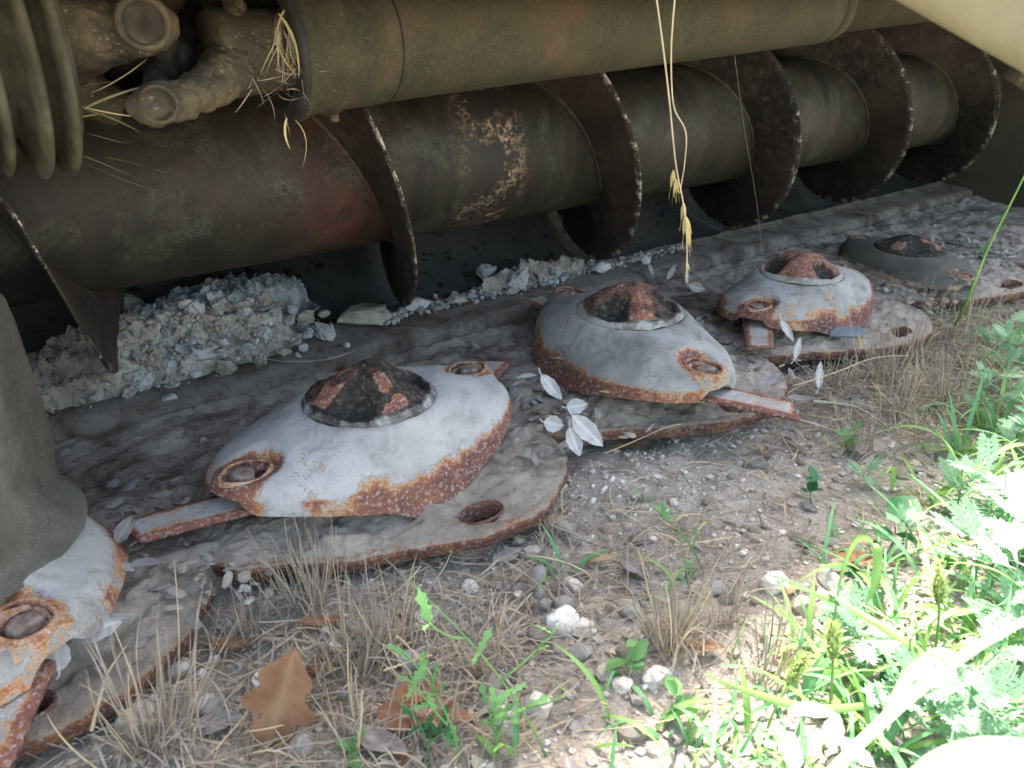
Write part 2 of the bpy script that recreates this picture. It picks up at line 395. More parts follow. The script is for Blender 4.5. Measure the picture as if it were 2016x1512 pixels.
# ---------------------------------------------------------------- cutter bar with its guards
BARB0, BARB1 = .56, .876
cbar = empty('cutter_bar', (.7, .7, 0), 0, 'long mud-caked steel cutter bar lying on the ground under the row of discs', 'cutter bar')
def L(V, o=(.7, .7, 0)): return np.asarray(V, float)-np.array(o)
def bar_body():
    xs = np.arange(-.6, 2.19, .006); ys = np.linspace(0, 1, 64)
    prof_b = np.interp(ys, [0, .04, .1, .86, .9, .93, 1], [.603, .604, .618, .872, .876, .880, .884])
    prof_z = np.interp(ys, [0, .04, .1, .3, .8, .86, .9, .93, 1], [-.03, .018, .033, .036, .040, .044, .044, .036, .030])
    A, K = np.meshgrid(xs, np.arange(64), indexing='ij')
    B = prof_b[K]; Z = prof_z[K].copy()
    nz = (fbm(A*22, B*30, 5, 21)-.5)*.016+(fbm(A*60, B*110, 4, 31, .65)-.5)*.011
    Z += nz*(K > 4)*(K < 58)
    return mesh('bar_body', L(np.stack([A.ravel(), B.ravel(), Z.ravel()], 1)), gridf(len(xs), 64), M['bar'], cbar)
bar_body()
def bar_back():                       # the raised rear rail between bar and trough
    xs = np.arange(-.6, 2.19, .008)
    ys = np.array([.878, .882, .888, .90, .92, .94, .955, .962, .965, .968, .972]); 
    zs = np.array([.030, .052, .059, .061, .062, .064, .066, .070, .071, .068, .05])
    A, K = np.meshgrid(xs, np.arange(len(ys)), indexing='ij')
    B = ys[K]; Z = zs[K]+(fbm(A*30, B*50, 4, 41)-.5)*.006
    return mesh('rear_rail', L(np.stack([A.ravel(), B.ravel(), Z.ravel()], 1)), gridf(len(xs), len(ys)), M['rail'], cbar)
bar_back()
def guard(cx, seed, hole=True):
    # outline of the front edge relative to the disc centre, then a sheet back to the bar
    ox = np.array([-.192, -.175, -.14, -.107, -.07, -.03, .01, .045, .085, .12, .15, .175, .19, .196])
    oy = np.array([-.045, -.065, -.085, -.107, -.130, -.150, -.163, -.168, -.164, -.150, -.128, -.10, -.07, -.02])
    n = 170; m = 64
    t = np.linspace(0, 1, n); s0 = np.linspace(0, 1, len(ox))
    from_x = np.interp(t, s0, ox); from_y = np.interp(t, s0, oy)
    k = np.ones(7)/7
    fx = np.convolve(np.pad(from_x, 3, 'edge'), k, 'valid'); fy = np.convolve(np.pad(from_y, 3, 'edge'), k, 'valid')
    fy += (fbm(t*11, t*0+seed, 4, seed, .6)-.5)*.020; fx += (fbm(t*9, t*0+seed+5, 3, seed)-.5)*.010
    V = []; ru = []; di = []
    for j in range(m):
        q = j/(m-1)
        if j < 5:                      # rolled lip: underside, edge
            ang = [-.9, -.5, 0., .5, 1.][j]*math.pi/2
            off = .0033
            for i in range(n):
                zc = .017+.006*math.sin(t[i]*3.1)
                V.append((cx+fx[i], .65+fy[i]+off*(1-math.cos(ang)), zc+off*math.sin(ang)-(.006 if j == 0 else 0)))
                rn_ = float(vn(t[i]*26, seed*1.3, 3)); ru.append(.45+.5*rn_ if j < 4 else .15+.4*rn_); di.append(-.2)
        else:
            qq = (j-4)/(m-5)
            for i in range(n):
                bx = cx+fx[i]*(1-qq*.08); by = (.65+fy[i]+.0045)*(1-qq)+(.665)*qq
                zb = .0215+.006*math.sin(t[i]*3.1)+.008*sst(0, .55, qq)
                zb += (fbm(bx*24, by*24, 5, 50+seed)-.5)*.020*sst(0, .15, qq)+(fbm(bx*80, by*120, 4, 60+seed, .65)-.5)*.009*sst(0, .1, qq)
                zb += .006*math.exp(-((i/n-.25)/.03)**2)*sst(.05, .2, qq)
                V.append((bx, by, zb)); ru.append(.36*(1-sst(0, .08, qq))+.12*float(fbm(bx*12, by*12, 3, 9) > .62)); di.append(-.02+.45*float(fbm(bx*15, by*15, 4, 77)))
    V = np.array(V); Fc = gridf(m, n)
    hc = (cx+.036, .514)
    if hole:
        out = []
        for f in Fc:
            c = V[list(f)].mean(0)
            if (abs((c[0]-hc[0])/.022)**2.2+abs((c[1]-hc[1])/.0125)**2.2) < 1: continue
            out.append(f)
        Fc = out
    g = mesh('rock_guard', L(V), Fc, M['guard'], cbar, attrs={'rust': ru, 'dirt': di})
    if hole:
        mb = MB(); nn = 40; V2 = []; 
        for r_, dz in ((1.10, -.004), (1.04, -.0012), (.97, -.003), (.95, -.020)):
            for k2 in range(nn):
                a = 2*math.pi*k2/nn; ca, sa = math.cos(a), math.sin(a)
                xx = hc[0]+.022*r_*math.copysign(abs(ca)**.9, ca); yy = hc[1]+.0125*r_*math.copysign(abs(sa)**.9, sa)
                qq = (yy-.487)/.18
                V2.append((xx, yy, .031+.008*float(sst(0, .55, max(0, qq)))+dz))
        mb.add(L(V2), gridf(4, nn, True), rust=.75, dirt=.0)
        mb.build('slot_rim', M['guard'], g)
    return g
for i in range(-1, 5):
    g = guard(.332+.385*i, 5+i, hole=True)
# ---------------------------------------------------------------- discs
OUT_A = np.radians([0, 12, 24, 40, 53, 80, 106, 136, 150, 163, 172, 180])
OUT_R = np.array([.182, .167, .138, .122, .118, .109, .107, .132, .150, .169, .180, .182])
def outline(ph, wide):
    q = ph % math.pi
    r = sum(float(np.interp((ph+d) % math.pi, OUT_A, OUT_R)) for d in (-.3, -.2, -.1, 0, .1, .2, .3))/7*1.01
    return r*(1+(wide-1)*abs(math.sin(ph)))
def disc(cx, cy, rot, seed, label,  knife_rots=(0, 0), rustk=1.0, tall=False, dirtk=0.0, zoff=0.0, knives=(True, True), tilt=(0, 0), wide=1.0, mud='disc', capd=.62, zs=1.0, scl=1.0, pit0=R(-135)):
    root = empty('cutting_disc', (cx, cy, zoff), rot, label, 'mower disc', 'oval cutting discs in a row on the cutter bar')
    root.rotation_euler = (tilt[0], tilt[1], rot); root.scale = (scl, scl, scl*zs)
    n = 160; A_ = .174
    prof = [(p, 0) for p in np.linspace(0, 1, 46)]+[(1, 1), (1, 2), (1, 3), (1, 4), (1, 5), (1, 6)]
    V = []; ru = []; di = []
    rs = np.random.default_rng(seed)
    for (p_, k) in prof:
        for i in range(n):
            ph = 2*math.pi*i/n
            c, s = math.cos(ph), math.sin(ph)
            # pin-wheel oval: superellipse with a slight shear
            front = max(0, math.cos(ph-math.radians(-75)))**.8+max(0, math.cos(ph-math.radians(105)))**.8
            lob = (.5+.5*math.cos(2*(ph-math.radians(-95))))**1.6
            flare = .004+.015*lob
            rr = outline(ph, wide)-flare
            r = rr*p_; x = r*c; y = r*s
            rimz = .077+.006*math.cos(2*ph)
            skirt = (.013+.022*lob)*(.72+.5*float(fbm(ph*2.2+seed, seed*1.7, 4, 3, .6)))
            rc = .068
            q = max(0, (r-rc)/(rr-rc))
            z = .108-(.108-rimz)*(q**1.35)-.014*float(sst(.066, .058, r))
            # rounded edge
            z -= .006*float(sst(.88, 1.0, q))**2
            # bolt pads: raised oval shields near the tips
            for sg in (1, -1):
                bx, by = sg*.146, sg*.0
                d = math.hypot((x-bx)/.034, (y-by)/.026)
                padz = .0885
                w = 1-float(sst(.85, 1.15, d))
                if w > 0: z = z*(1-w)+padz*w-.006*(1-float(sst(.50, .60, d)))
            if k:
                sk = k/6
                outw = flare*sk**.8
                x = (rr+outw)*c; y = (rr+outw)*s
                z = z-skirt*sk
            z += (float(fbm(x*28+seed, y*28, 4, seed))-.5)*.0035+(float(fbm(x*110, y*110, 3, seed+9))-.5)*.0012
            V.append((x, y, z))
            # rust: skirt on the cutting side, pads, patches
            rv = -.05
            if k: rv = (.22+.60*front*min(1, k/1.5))*min(1, .35+rustk*.65)
            else: rv = -.10+.46*front*float(sst(.84, 1.0, q))
            for sg in (1, -1):
                d = math.hypot((x-sg*.146)/.036, (y)/.028)
                if .25 < d < 1.0 and not k: rv = max(rv, (.46 if sg < 0 or seed % 2 else .24)*min(1, .25+rustk))
            patch = float(fbm(x*14+seed*3.1, y*14+seed, 3, seed+33))
            rv += .36*float(sst(.60, .74, patch))*rustk
            dv = -.25+dirtk+.5*float(sst(.085, .066, r))+(.62*float(sst(.155, .115, r)) if tall else 0)
            ru.append(rv); di.append(dv)
    Fc = gridf(len(prof), n, True)
    body = mesh('disc_shell', V, Fc, M[mud], root, attrs={'rust': ru, 'dirt': di})
    # underside hub so the disc stands on the bar
    hv, hf = lathe([(.04, .0), (.04, .05), (.078, .06), (.09, .0)], 32)
    mesh('hub', [(b, c, a) for a, b, c in hv], hf, M['iron_dark'], root)
    # bolt recess + bolt head at both tips
    for sg in (1, -1):
        mb = MB(); nn = 36
        prf = [(.0215, .0872), (.0200, .0905), (.0182, .0908), (.0168, .0885), (.016, .0840), (.0, .0835)]
        V2 = []
        for r_, z_ in prf:
            for k2 in range(nn):
                a = 2*math.pi*k2/nn
                V2.append((sg*.146+r_*1.25*math.cos(a), r_*.95*math.sin(a), z_+.0010*math.sin(3*a+seed)))
        mb.add(V2, gridf(len(prf), nn, True), rust=[.50]*nn*3+[.62]*nn*3, dirt=[.22]*nn*3+[.5]*nn*3)
        ring = mb.build('bolt_recess', M['disc'], root)
        V3 = []
        for r_, z_ in [(.0115, .083), (.0115, .0885), (.0095, .0905), (.004, .0910), (.0, .0900)]:
            for k2 in range(24):
                a = 2*math.pi*k2/24; hexr = 1+.06*math.cos(6*a)
                V3.append((sg*.150+r_*hexr*math.cos(a), .001+r_*hexr*math.sin(a), z_))
        mesh('bolt', V3, gridf(5, 24, True), M['bolt'], ring)
    # cap
    if not tall:
        nr_, nn = 56, 168; V4 = []; ru4 = []; di4 = []
        capr = .066; off = seed*.9
        for j in range(nr_):
            r = capr*j/(nr_-1)
            for k2 in range(nn):
                a = 2*math.pi*k2/nn
                ridge = .5-.5*math.cos(3*(a+rot-pit0)); ridge = ridge**.55
                u = r/capr
                hi = 1-u**1.9; lo = 1-u**1.15
                hh = max(0, hi*ridge+lo*(1-ridge))*.9
                pit = 0
                for q_ in (0, 1, 2):
                    da = (a+rot-pit0-q_*2*math.pi/3+math.pi) % (2*math.pi)-math.pi
                    pit = max(pit, math.exp(-(abs((u-.62)/.22)**4+abs(da/.42)**4)))
                z = max(.099, .107+.042*hh-.013*pit)
                z += .0035*math.exp(-((u-.93)/.05)**2)     # rim bead
                z += (float(fbm(r*math.cos(a)*60+seed, r*math.sin(a)*60, 4, seed))-.5)*.0065
                V4.append((r*math.cos(a), r*math.sin(a), z))
                ru4.append(.70-.42*float(u > .88)); di4.append(capd-.9*float(sst(.6, .9, ridge))*float(sst(.2, .45, u))*float(1-sst(.80, .9, u))*float(sst(.47, .56, fbm(a*2+seed, u*3, 3, seed+4)))+.35*pit-.10*float(u > .93)+.0)
        mesh('centre_cap', V4, gridf(nr_, nn, True), M[mud], root, attrs={'rust': ru4, 'dirt': di4})
    # knives: flat blades pivoting under the bolts
    for sg, kr, onn in ((1, knife_rots[0], knives[0]), (-1, knife_rots[1], knives[1])):
        if not onn: continue
        nx, ny = 30, 9; V5 = []; ru5 = []
        for side in (0, 1):
            for i in range(nx):
                for j in range(ny):
                    x = -.018+.132*i/(nx-1); hw = .0225*(1-.12*i/(nx-1))
                    if i == nx-1: pass
                    y = hw*(2*j/(ny-1)-1)
                    x2 = x-(.016*(j/(ny-1)) if i > nx-8 else 0)*(i-(nx-8))/7.0
                    z = .062-.005*side-.06*max(0, x)*.12+.0009*(float(fbm(x*60, y*60, 3, seed))-.5)
                    edge = max(abs(2*j/(ny-1)-1), float(sst(nx-5, nx-1, i)))
                    if side == 0: z -= .002*float(sst(.7, 1, edge))
                    V5.append((x2, y, z)); ru5.append(.32+.42*float(sst(.45, .85, edge))+(.3 if side else 0))
        Fk = gridf(nx, ny)+[tuple(q+nx*ny for q in reversed(f)) for f in gridf(nx, ny)]
        def rim(idx):
            for q in range(len(idx)-1):
                Fk.append((idx[q], idx[q+1], idx[q+1]+nx*ny, idx[q]+nx*ny))
        rim([j for j in range(ny)][::-1]); rim([(nx-1)*ny+j for j in range(ny)])
        rim([i*ny for i in range(nx)]); rim([i*ny+ny-1 for i in range(nx)][::-1])
        kn = mesh('knife', V5, Fk, M['disc'], root, attrs={'rust': ru5, 'dirt': [.22]*len(V5)})
        kn.location = (sg*.140, 0, 0); kn.rotation_euler = (0, 0, kr+(0 if sg > 0 else math.pi))
    return root, body
D1, _ = disc(.332, .653, R(13), 3, 'nearest whole oval disc, pale mud with a wide red rust band along its front', (R(20), R(-22)), 1.0)
D2, _ = disc(.722, .672, R(78), 8, 'second oval disc, orange rust beside its bolt, grey leaf sprig behind its cap', (R(10), R(35)), 1.1, pit0=R(-165), mud='disc_worn', capd=.50, scl=1.05, zoff=-.004)
D3, _ = disc(1.072, .652, R(10), 13, 'smaller looking third disc with a rusty bolt shield and rusty knife stub, near the straw', (R(10), R(28)), 1.3, dirtk=.05, capd=.38, scl=.93, pit0=R(-95), mud='disc_worn')
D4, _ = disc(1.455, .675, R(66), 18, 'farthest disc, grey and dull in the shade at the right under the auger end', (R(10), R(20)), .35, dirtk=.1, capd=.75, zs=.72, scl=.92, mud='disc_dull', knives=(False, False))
D0, _ = disc(-.053, .662, R(112), 23, 'half seen disc at the left edge under the tall grey drum', (R(25), R(-48)), 1.1, tall=True, wide=1.25, mud='disc_worn')
# tall hub post of disc 0
def post():
    n = 96; V = []; ru = []; di = []
    zz = [(.278, .0), (.278, .074), (.276, .086), (.270, .095), (.258, .1005), (.24, .1025), (.20, .1045), (.16, .1065), (.13, .108), (.115, .109), (.108, .1105), (.103, .1135), (.099, .118), (.094, .122)]
    P = []
    for i in range(len(zz)-1):
        for s in range(4): P.append((zz[i][0]+(zz[i+1][0]-zz[i][0])*s/4, zz[i][1]+(zz[i+1][1]-zz[i][1])*s/4))
    P.append(zz[-1])
    for z, r in P:
        for k in range(n):
            a = 2*math.pi*k/n
            q = 1-.035*abs(math.cos(2.0*(a-.35)))**9*float(r > .08)*float(sst(.115, .15, z))+.028*math.exp(-((((a-.2) % 1.5708)-.55)/.035)**2)*float(r > .08)
            a2 = a+R(227); sq = (abs(math.cos(a2))**7+abs(math.sin(a2))**7)**(-1/7)*.88; kq = float(sst(.10, .14, z))
            rr = r*q*(1+(sq-1)*kq)
            z2 = z+(float(fbm(rr*math.cos(a)*40, rr*math.sin(a)*40+z*20, 4, 4))-.5)*.003
            V.append((rr*math.cos(a), rr*math.sin(a), z2))
            ru.append(0); di.append(0)
    return mesh('hub_post', V, gridf(len(P), n, True), M['post'], D0)
post()
# ---------------------------------------------------------------- feed trough behind the bar
def trough():
    root = empty('feed_trough', (.7, 1.1, 0), 0, 'dark curved sheet steel trough under the auger behind the pale mud', 'trough')
    xs = np.linspace(-.6, 2.19, 120); pr = []
    pr += [(.966, .066), (.972, .0665)]
    for t in np.linspace(R(-86), R(20), 40):
        pr.append((.972+.218*math.cos(t), .279+.214*math.sin(t)))
    pr += [(1.20, .50), (1.205, .75)]
    V = []
    for x in xs:
        for (b, z) in pr: V.append((x-.7, b-1.1, z))
    mesh('trough_sheet', V, gridf(len(xs), len(pr)), M['pan'], root)
    mb = MB()
    for x in (-.25, .33, .95, 1.55):
        t = [(x, .966+.218*0+.03, .0705)]
        pts = [(x-.7, .972+.2155*math.cos(a)-1.1, .279+.2115*math.sin(a)) for a in np.linspace(R(-84), R(15), 24)]
        v, f = strip(pts, .022, Vector((1, 0, 0))); mesh('weld_strap', v, f, M['deck'], root)
trough()
# sheet metal hood added above and behind, lip lowered to shade the auger
def hood():
    root = empty('shading_hood', (.9, 1.0, .66), 0, 'dark sheet metal hood and side wall added over the auger to shade it', 'shading hood')
    def slab(name, x0, x1, y0, y1, z0, z1, m='deck'):
        V = [(x-.9, y-1.0, z-.66) for x in (x0, x1) for y in (y0, y1) for z in (z0, z1)]
        Fc = [(0, 1, 3, 2), (4, 6, 7, 5), (0, 4, 5, 1), (2, 3, 7, 6), (0, 2, 6, 4), (1, 5, 7, 3)]
        return mesh(name, V, Fc, M[m], root, smooth=False)
    slab('top_sheet', -1.2, 2.199, .56, 1.6, .66, .672)
    slab('front_lip', -1.2, 2.199, .550, .5595, .480, .672)
    slab('rear_sheet', -1.2, 2.199, 1.3, 1.31, .03, .6585)
    slab('side_sheet', 2.20, 2.21, .50, 1.299, -.01, .6585)
    slab('side_sheet', -.62, -.61, .60, 1.299, -.01, .6585)
hood()
# ---------------------------------------------------------------- auger
AB, AZ, AR, AP, A0 = .9717, H-.171, .1959, .37376, .27223
def auger():
    root = empty('auger', (1.0, AB, AZ), 0, 'big dark feed auger with spiral flights running behind the discs', 'auger')
    xs = np.linspace(-.6, 2.18, 240); n = 96; V = []
    for x in xs:
        for k in range(n):
            a = 2*math.pi*k/n; r = .105+.0006*math.sin(x*9+a)
            V.append((x-1.0, r*math.cos(a), r*math.sin(a)))
    tb = mesh('auger_tube', V, gridf(len(xs), n, True), M['auger'], root)
    k0, k1 = -2.2, 5.0
    T = np.arange(k0*2*math.pi, k1*2*math.pi, 2*math.pi/110)
    rs = np.linspace(.1045, AR, 9); th_ = .0024
    V = []; ed = []
    def wob(t): return (float(vn(t*3.1, 0, 5))-.5)*.0035
    cols = [(r, -th_/2) for r in rs]+[(AR+.0004, 0)]+[(r, th_/2) for r in rs[::-1]]
    for t in T:
        x = A0+AP*t/2/math.pi-1.0
        w = wob(t)
        for (r, o) in cols:
            bow = .006*((r-.105)/.09)**2*math.sin(t*1.3)
            rr = r+(w if r > .19 else 0)
            V.append((x+o+bow, rr*math.cos(t), rr*math.sin(t)))
            ed.append(1. if r > AR-.0001 else 0.)
    mesh('flight', V, gridf(len(T), len(cols)), M['flight'], root, attrs={'edge': ed})
    # weld bead along the flight root
    wv = []
    for t in T:
        wv.append((A0+AP*t/2/math.pi-1.0-.003, .106*math.cos(t), .106*math.sin(t)))
    v, f = tube(wv, [.0032+.0009*math.sin(i*1.9) for i in range(len(wv))], 6)
    mesh('weld_bead', v, f, M['auger'], root)
auger()
# ---------------------------------------------------------------- drive shaft above the auger
PL, PR = at(700, 85, .70), at(1600, 8, 1.09)
DX = (PR-PL).normalized(); DL = (PR-PL).length
def frame(o, d):
    z = Vector((0, 0, 1)); y = z.cross(d).normalized(); z2 = d.cross(y)
    Mx = Matrix((d, y, z2)).transposed().to_4x4(); Mx.translation = o; return Mx
def shaft():
    root = empty('drive_shaft', PL, 0, 'olive dusty drive shaft guard tube with a universal joint at its left end', 'drive shaft')
    FM = frame(Vector((0, 0, 0)), DX)
    q = lambda V: xf(V, FM)
    r = .0513
    v, f = lathe([(.018, r), (.02, r+.0004), (.1, r), (.3, r), (DL-.02, r), (DL+.002, r), (DL+.002, .0)], 96)
    tb = mesh('guard_tube', q(v), f, M['pipe'], root)
    v, f = lathe([(DL+.0025, .0), (DL+.0025, r-.003), (DL+.004, r+.001), (DL+.028, r-.001), (DL+.036, r-.010), (DL+.036, .0)], 64)
    mesh('tube_collar', q(v), f, M['beam'] if False else M['pipe'], root)
    v, f = lathe([(DL+.0365, .0), (DL+.0365, .041), (DL+.95, .041)], 64)
    mesh('inner_tube', q(v), f, M['pipe'], root)
    # bell shield
    v, f = lathe([(.0165, r-.002), (.016, r+.001), (.012, r+.0015), (-.03, r+.0015), (-.034, r+.005), (-.040, r+.005), (-.044, r+.0025), (-.062, r+.003), (-.066, r+.0065), (-.074, r+.0075), (-.078, r+.004), (-.078, r-.002), (-.05, r-.004), (.0, r-.006), (.010, r-.008), (.012, .025)], 96)
    b = mesh('bell_shield', q(v), f, M['pipe'], root)
    v, f = lathe([(.0168, r-.001), (.0168, r+.0012), (.0176, r+.0012), (.0176, r-.001)], 96)
    mesh('seam_ring', q(v), f, M['black_seam_and_cavity'], b)
    v, f = lathe([(-.0795, r-.006), (-.0800, r+.001), (-.0800, r+.006), (-.0775, r+.0085), (-.0735, r+.0085), (-.0725, r+.006)], 96); mesh('mouth_rim', q(v), f, M['black_seam_and_cavity'], b)
    v, f = tube([(-.03, .0, -r-.004), (-.03, .0, -r-.011)], .004, 10); mesh('screw', q(v), f, M['iron'], b)
    # inner shaft + hub cylinder with yoke 2
    v, f = lathe([(.01, .0), (.01, .031), (-.085, .032), (-.122, .034), (-.127, .035), (-.130, .031), (-.130, .0)], 64)
    mesh('yoke_hub', q(v), f, M['iron'], root)
    return root, FM
shaft_root, FM = shaft()
# yokes as metaball-like fused meshes via remesh of overlapping solids
def fused(name, pieces, mat, parent, voxel=.0013, smooth_it=2):
    mb = MB()
    for v, f in pieces: mb.add(v, f)
    o = mb.build(name, mat, parent)
    m = o.modifiers.new('remesh', 'REMESH'); m.mode = 'VOXEL'; m.voxel_size = voxel; m.use_smooth_shade = True
    s = o.modifiers.new('smooth', 'SMOOTH'); s.iterations = smooth_it; s.factor = .6
    dg = bpy.context.evaluated_depsgraph_get()
    me = bpy.data.meshes.new_from_object(o.evaluated_get(dg))
    o.modifiers.clear(); o.data = me
    nrm_ = [v.normal.copy() for v in me.vertices]
    for v_, n_ in zip(me.vertices, nrm_): v_.co += n_*(.0022*mn.fractal(v_.co*90, 1.0, 2.0, 4))
    me.materials.clear(); me.materials.append(mat)
    return o
def P(u, v, Z): return at(u, v, 1750/(3200-u)+(Z-.70)*.85)-PL
def blob(pts, rad, n=20): return tube(pts, [q*.87 for q in rad] if hasattr(rad, '__len__') else rad*.87, n)
def ellipsoid(c, r, rotm=None):
    V, Fc = ICO3; V = V*np.array(r)*.87
    if rotm is not None: V = V @ np.array(rotm).T
    return V+np.array(c), Fc
Zj = .69
def yokes():
    vd = (at(300, 120, 1)-Vector((0, 0, H))).normalized()   # roughly sideways to the shaft
    # right yoke: lower near arm sweeping to the left, upper arm behind
    near = [P(500, 112, .705), P(455, 130, .685), P(420, 165, .665), (P(365, 195, .655)), P(305, 205, .652), P(275, 205, .655)]
    far = [P(500, 90, .72), P(455, 55, .74), P(410, 20, .76), P(360, -5, .77), P(300, -20, .77)]
    pcs = [blob(near, [.030, .024, .019, .0155, .017, .013]), blob(far, [.030, .024, .018, .018, .018]),
           blob([P(530, 100, .715), P(455, 100, .705), P(432, 100, .70)], [.037, .036, .028])]
    pcs.append(ellipsoid(P(306, 208, .650), (.023, .016, .0165)))
    fused('right_yoke', pcs, M['iron'], shaft_root)
    # left yoke
    a1 = [P(120, 60, .69), P(180, 62, .682), P(235, 60, .675), P(290, 55, .67), P(312, 52, .67)]
    a2 = [P(120, 150, .74), P(180, 190, .745), P(240, 215, .745)]
    pcs = [blob(a1, [.04, .032, .024, .022, .018]), blob(a2, [.026, .02, .016]), blob([P(60, 80, .70), P(150, 80, .70)], [.038, .036]),
           ellipsoid(P(288, 50, .668), (.026, .020, .022))]
    fused('left_yoke', pcs, M['iron'], shaft_root)
    # cross, coloured black to stand for the shaded cavity between the yokes
    fused('joint_cross', [blob([P(300, 55, .68), P(335, 120, .70), P(345, 175, .70)], [.013, .014, .013]), blob([P(300, 200, .665), P(340, 110, .71), P(390, 20, .76)], .013),
                           ellipsoid(P(338, 112, .705), (.02, .02, .02))], M['black_seam_and_cavity'], shaft_root, .002)
    # bearing cap recesses, facing the camera
    for (u, v, Z, rr) in ((282, 44, .640, .0160), (312, 205, .637, .0118)):
        c = P(u, v, Z); d = (P(u, v, Z-.1)-c).normalized(); Mx = frame(c, d)
        vv, ff = lathe([(-.012, .0), (-.0015, .0), (-.0015, rr*.82), (.0, rr*.86), (.003, rr*.98), (.002, rr*1.12), (-.006, rr*1.2)], 40)
        mesh('bearing_cap', xf(vv, Mx), ff, M['iron'], shaft_root)
        vv, ff = lathe([(-.001, .0), (-.0005, rr*.80)], 40); 
        vv, ff = lathe([(.0, .0), (-.0002, rr*.5), (.0004, rr*.72), (-.001, rr*.84)], 40)
        mesh('cap_face', xf(vv, Mx), ff, M['iron_pit'], shaft_root)
    # lug and nut on top of the hub
    fused('locking_lug', [blob([P(462, 40, .68), P(462, 5, .68)], [.011, .009]), ellipsoid(P(460, 42, .684), (.02, .012, .006))], M['iron'], shaft_root)
yokes()
def boot():
    c = at(84, 98, .585)
    root = shaft_root
    d = (DX+Vector((0, 0, -.03))).normalized()
    Mx = frame(c-PL, d)
    prof = []
    ribs = [(-.004, .090), (-.022, .090), (-.045, .085), (-.064, .085), (-.085, .085)]
    prof = [(.004, .03), (.004, .073)]
    for x, r in ribs:
        prof += [(x+.0040, r-.016), (x+.0030, r-.003), (x+.001, r), (x-.001, r), (x-.0030, r-.003), (x-.0045, r-.018), (x-.010, r-.034)]
    prof += [(-.2, .06)]
    v, f = lathe(prof, 96)
    mesh('rubber_boot', xf(v, Mx), f, M['boot'], root)
boot()
# near beam at the top right
def beam():
    p0, p1 = at(1700, -205, .34), at(2300, 115, .30)
    d = (p1-p0).normalized(); root = empty('frame_beam', p0, 0, 'blurred beige painted frame beam close to the lens at top right', 'frame beam')
    Mx = frame(Vector((0, 0, 0)), d); V = []; n = 48; Lx = (p1-p0).length*2.0
    for i in range(60):
        x = -.3+(Lx+.3)*i/59
        for k in range(n):
            a = 2*math.pi*k/n; e = 4.0
            rr = (abs(math.cos(a))**e+abs(math.sin(a))**e)**(-1/e)*.026
            V.append((x, rr*math.cos(a), rr*math.sin(a)))
    mesh('beam_tube', xf(V, Mx), gridf(60, n, True), M['beam'], root)
    v, f = tube([(.10, .0, -.024), (.10, .0, -.031)], .008, 6); mesh('bolt_head', xf(v, Mx), f, M['iron'], root)
beam()
exec_debris = True
# ---------------------------------------------------------------- dried mud
def clod_mix(name, pts, mats, parent=None, label=None):
    mb = MB()
    for (x, y, z, s, flat, mi, seed) in pts:
        V, Fc = rock((1, rnd.uniform(.6, 1), flat), seed, .55, ICO3 if s > .009 else ICO2 if s > .0035 else ICO1, 1, 1.9, .8)
        if s > .0035: V = V*(1+.16*np.sin(V[:, [1, 2, 0]]*19+seed)*np.sin(V[:, [2, 0, 1]]*31+seed*2))
        V = V*s
        V = place(V, euler_m(rnd.uniform(-.9, .9), rnd.uniform(-.9, .9), rnd.uniform(0, 6.28)), (x, y, z))
        mb.add(V, Fc, mi)
    o = mb.build(name, None, parent, smooth=False, mats=mats)
    return o
def worley(x, y, s=0):
    ix = np.floor(x).astype(np.int64); iy = np.floor(y).astype(np.int64); d = np.full(x.shape, 9.)
    for a in (-1, 0, 1):
        for b in (-1, 0, 1):
            px_ = ix+a+hsh(ix+a, iy+b, 0, s); py_ = iy+b+hsh(ix+a, iy+b, 0, s+7)
            d = np.minimum(d, np.hypot(px_-x, py_-y))
    return d
def hump(mat, name, cx, cy, rx, ry, hgt, base, seed, label, cat, rot=0, sharp=1.2):
    n, n2 = 340, 150
    U, W_ = np.meshgrid(np.linspace(-1, 1, n), np.linspace(-1, 1, n2), indexing='ij')
    rag = .25*(fbm(U*3+seed, W_*2, 4, seed+2)-.5)
    k = np.clip(1-(np.hypot(U, W_)+rag*1.6)**2, 0, 1); x = U*rx; y = W_*ry
    h = hgt*k**.8*(.35+1.1*fbm(x*30+seed, y*30, 5, seed, .62))-.014*(1-sst(0, .12, k))
    for sc_, am in ((55, .009), (120, .006), (300, .0032)):
        wx = x+.006*(fbm(x*60, y*60, 3, 91)-.5); wy = y+.006*(fbm(x*60, y*60, 3, 95)-.5)
        h = h+am*np.clip(1-1.15*worley(wx*sc_+seed, wy*sc_, seed), -.3, 1)*sst(0, .1, k)*sharp
    c, s = math.cos(rot), math.sin(rot); X = x*c-y*s; Y = x*s+y*c
    X = X+.013*(fbm(x*70+h*90, y*70, 4, 131, .7)-.5)*sst(0, .1, k); Y = Y+.013*(fbm(x*70+h*90, y*70, 4, 137, .7)-.5)*sst(0, .1, k)
    V = np.stack([X.ravel(), Y.ravel(), h.ravel()], 1)
    o = mesh(name, V, gridf(n, n2), M[mat], None, smooth=False); o.location = (cx, cy, base)
    return tag(o, label, cat)
hump('mud_tan', 'dried_mud_heap', .215, .988, .22, .078, .060, .056, 2, 'long tan heap of crumbly dried mud behind the cutter bar at left', 'mud heap', R(0))
hump('mud_grey', 'mud_crust', .33, 1.02, .105, .045, .022, .108, 5, 'blue grey crust capping the big crumbly mud heap', 'mud crust')
pts = []
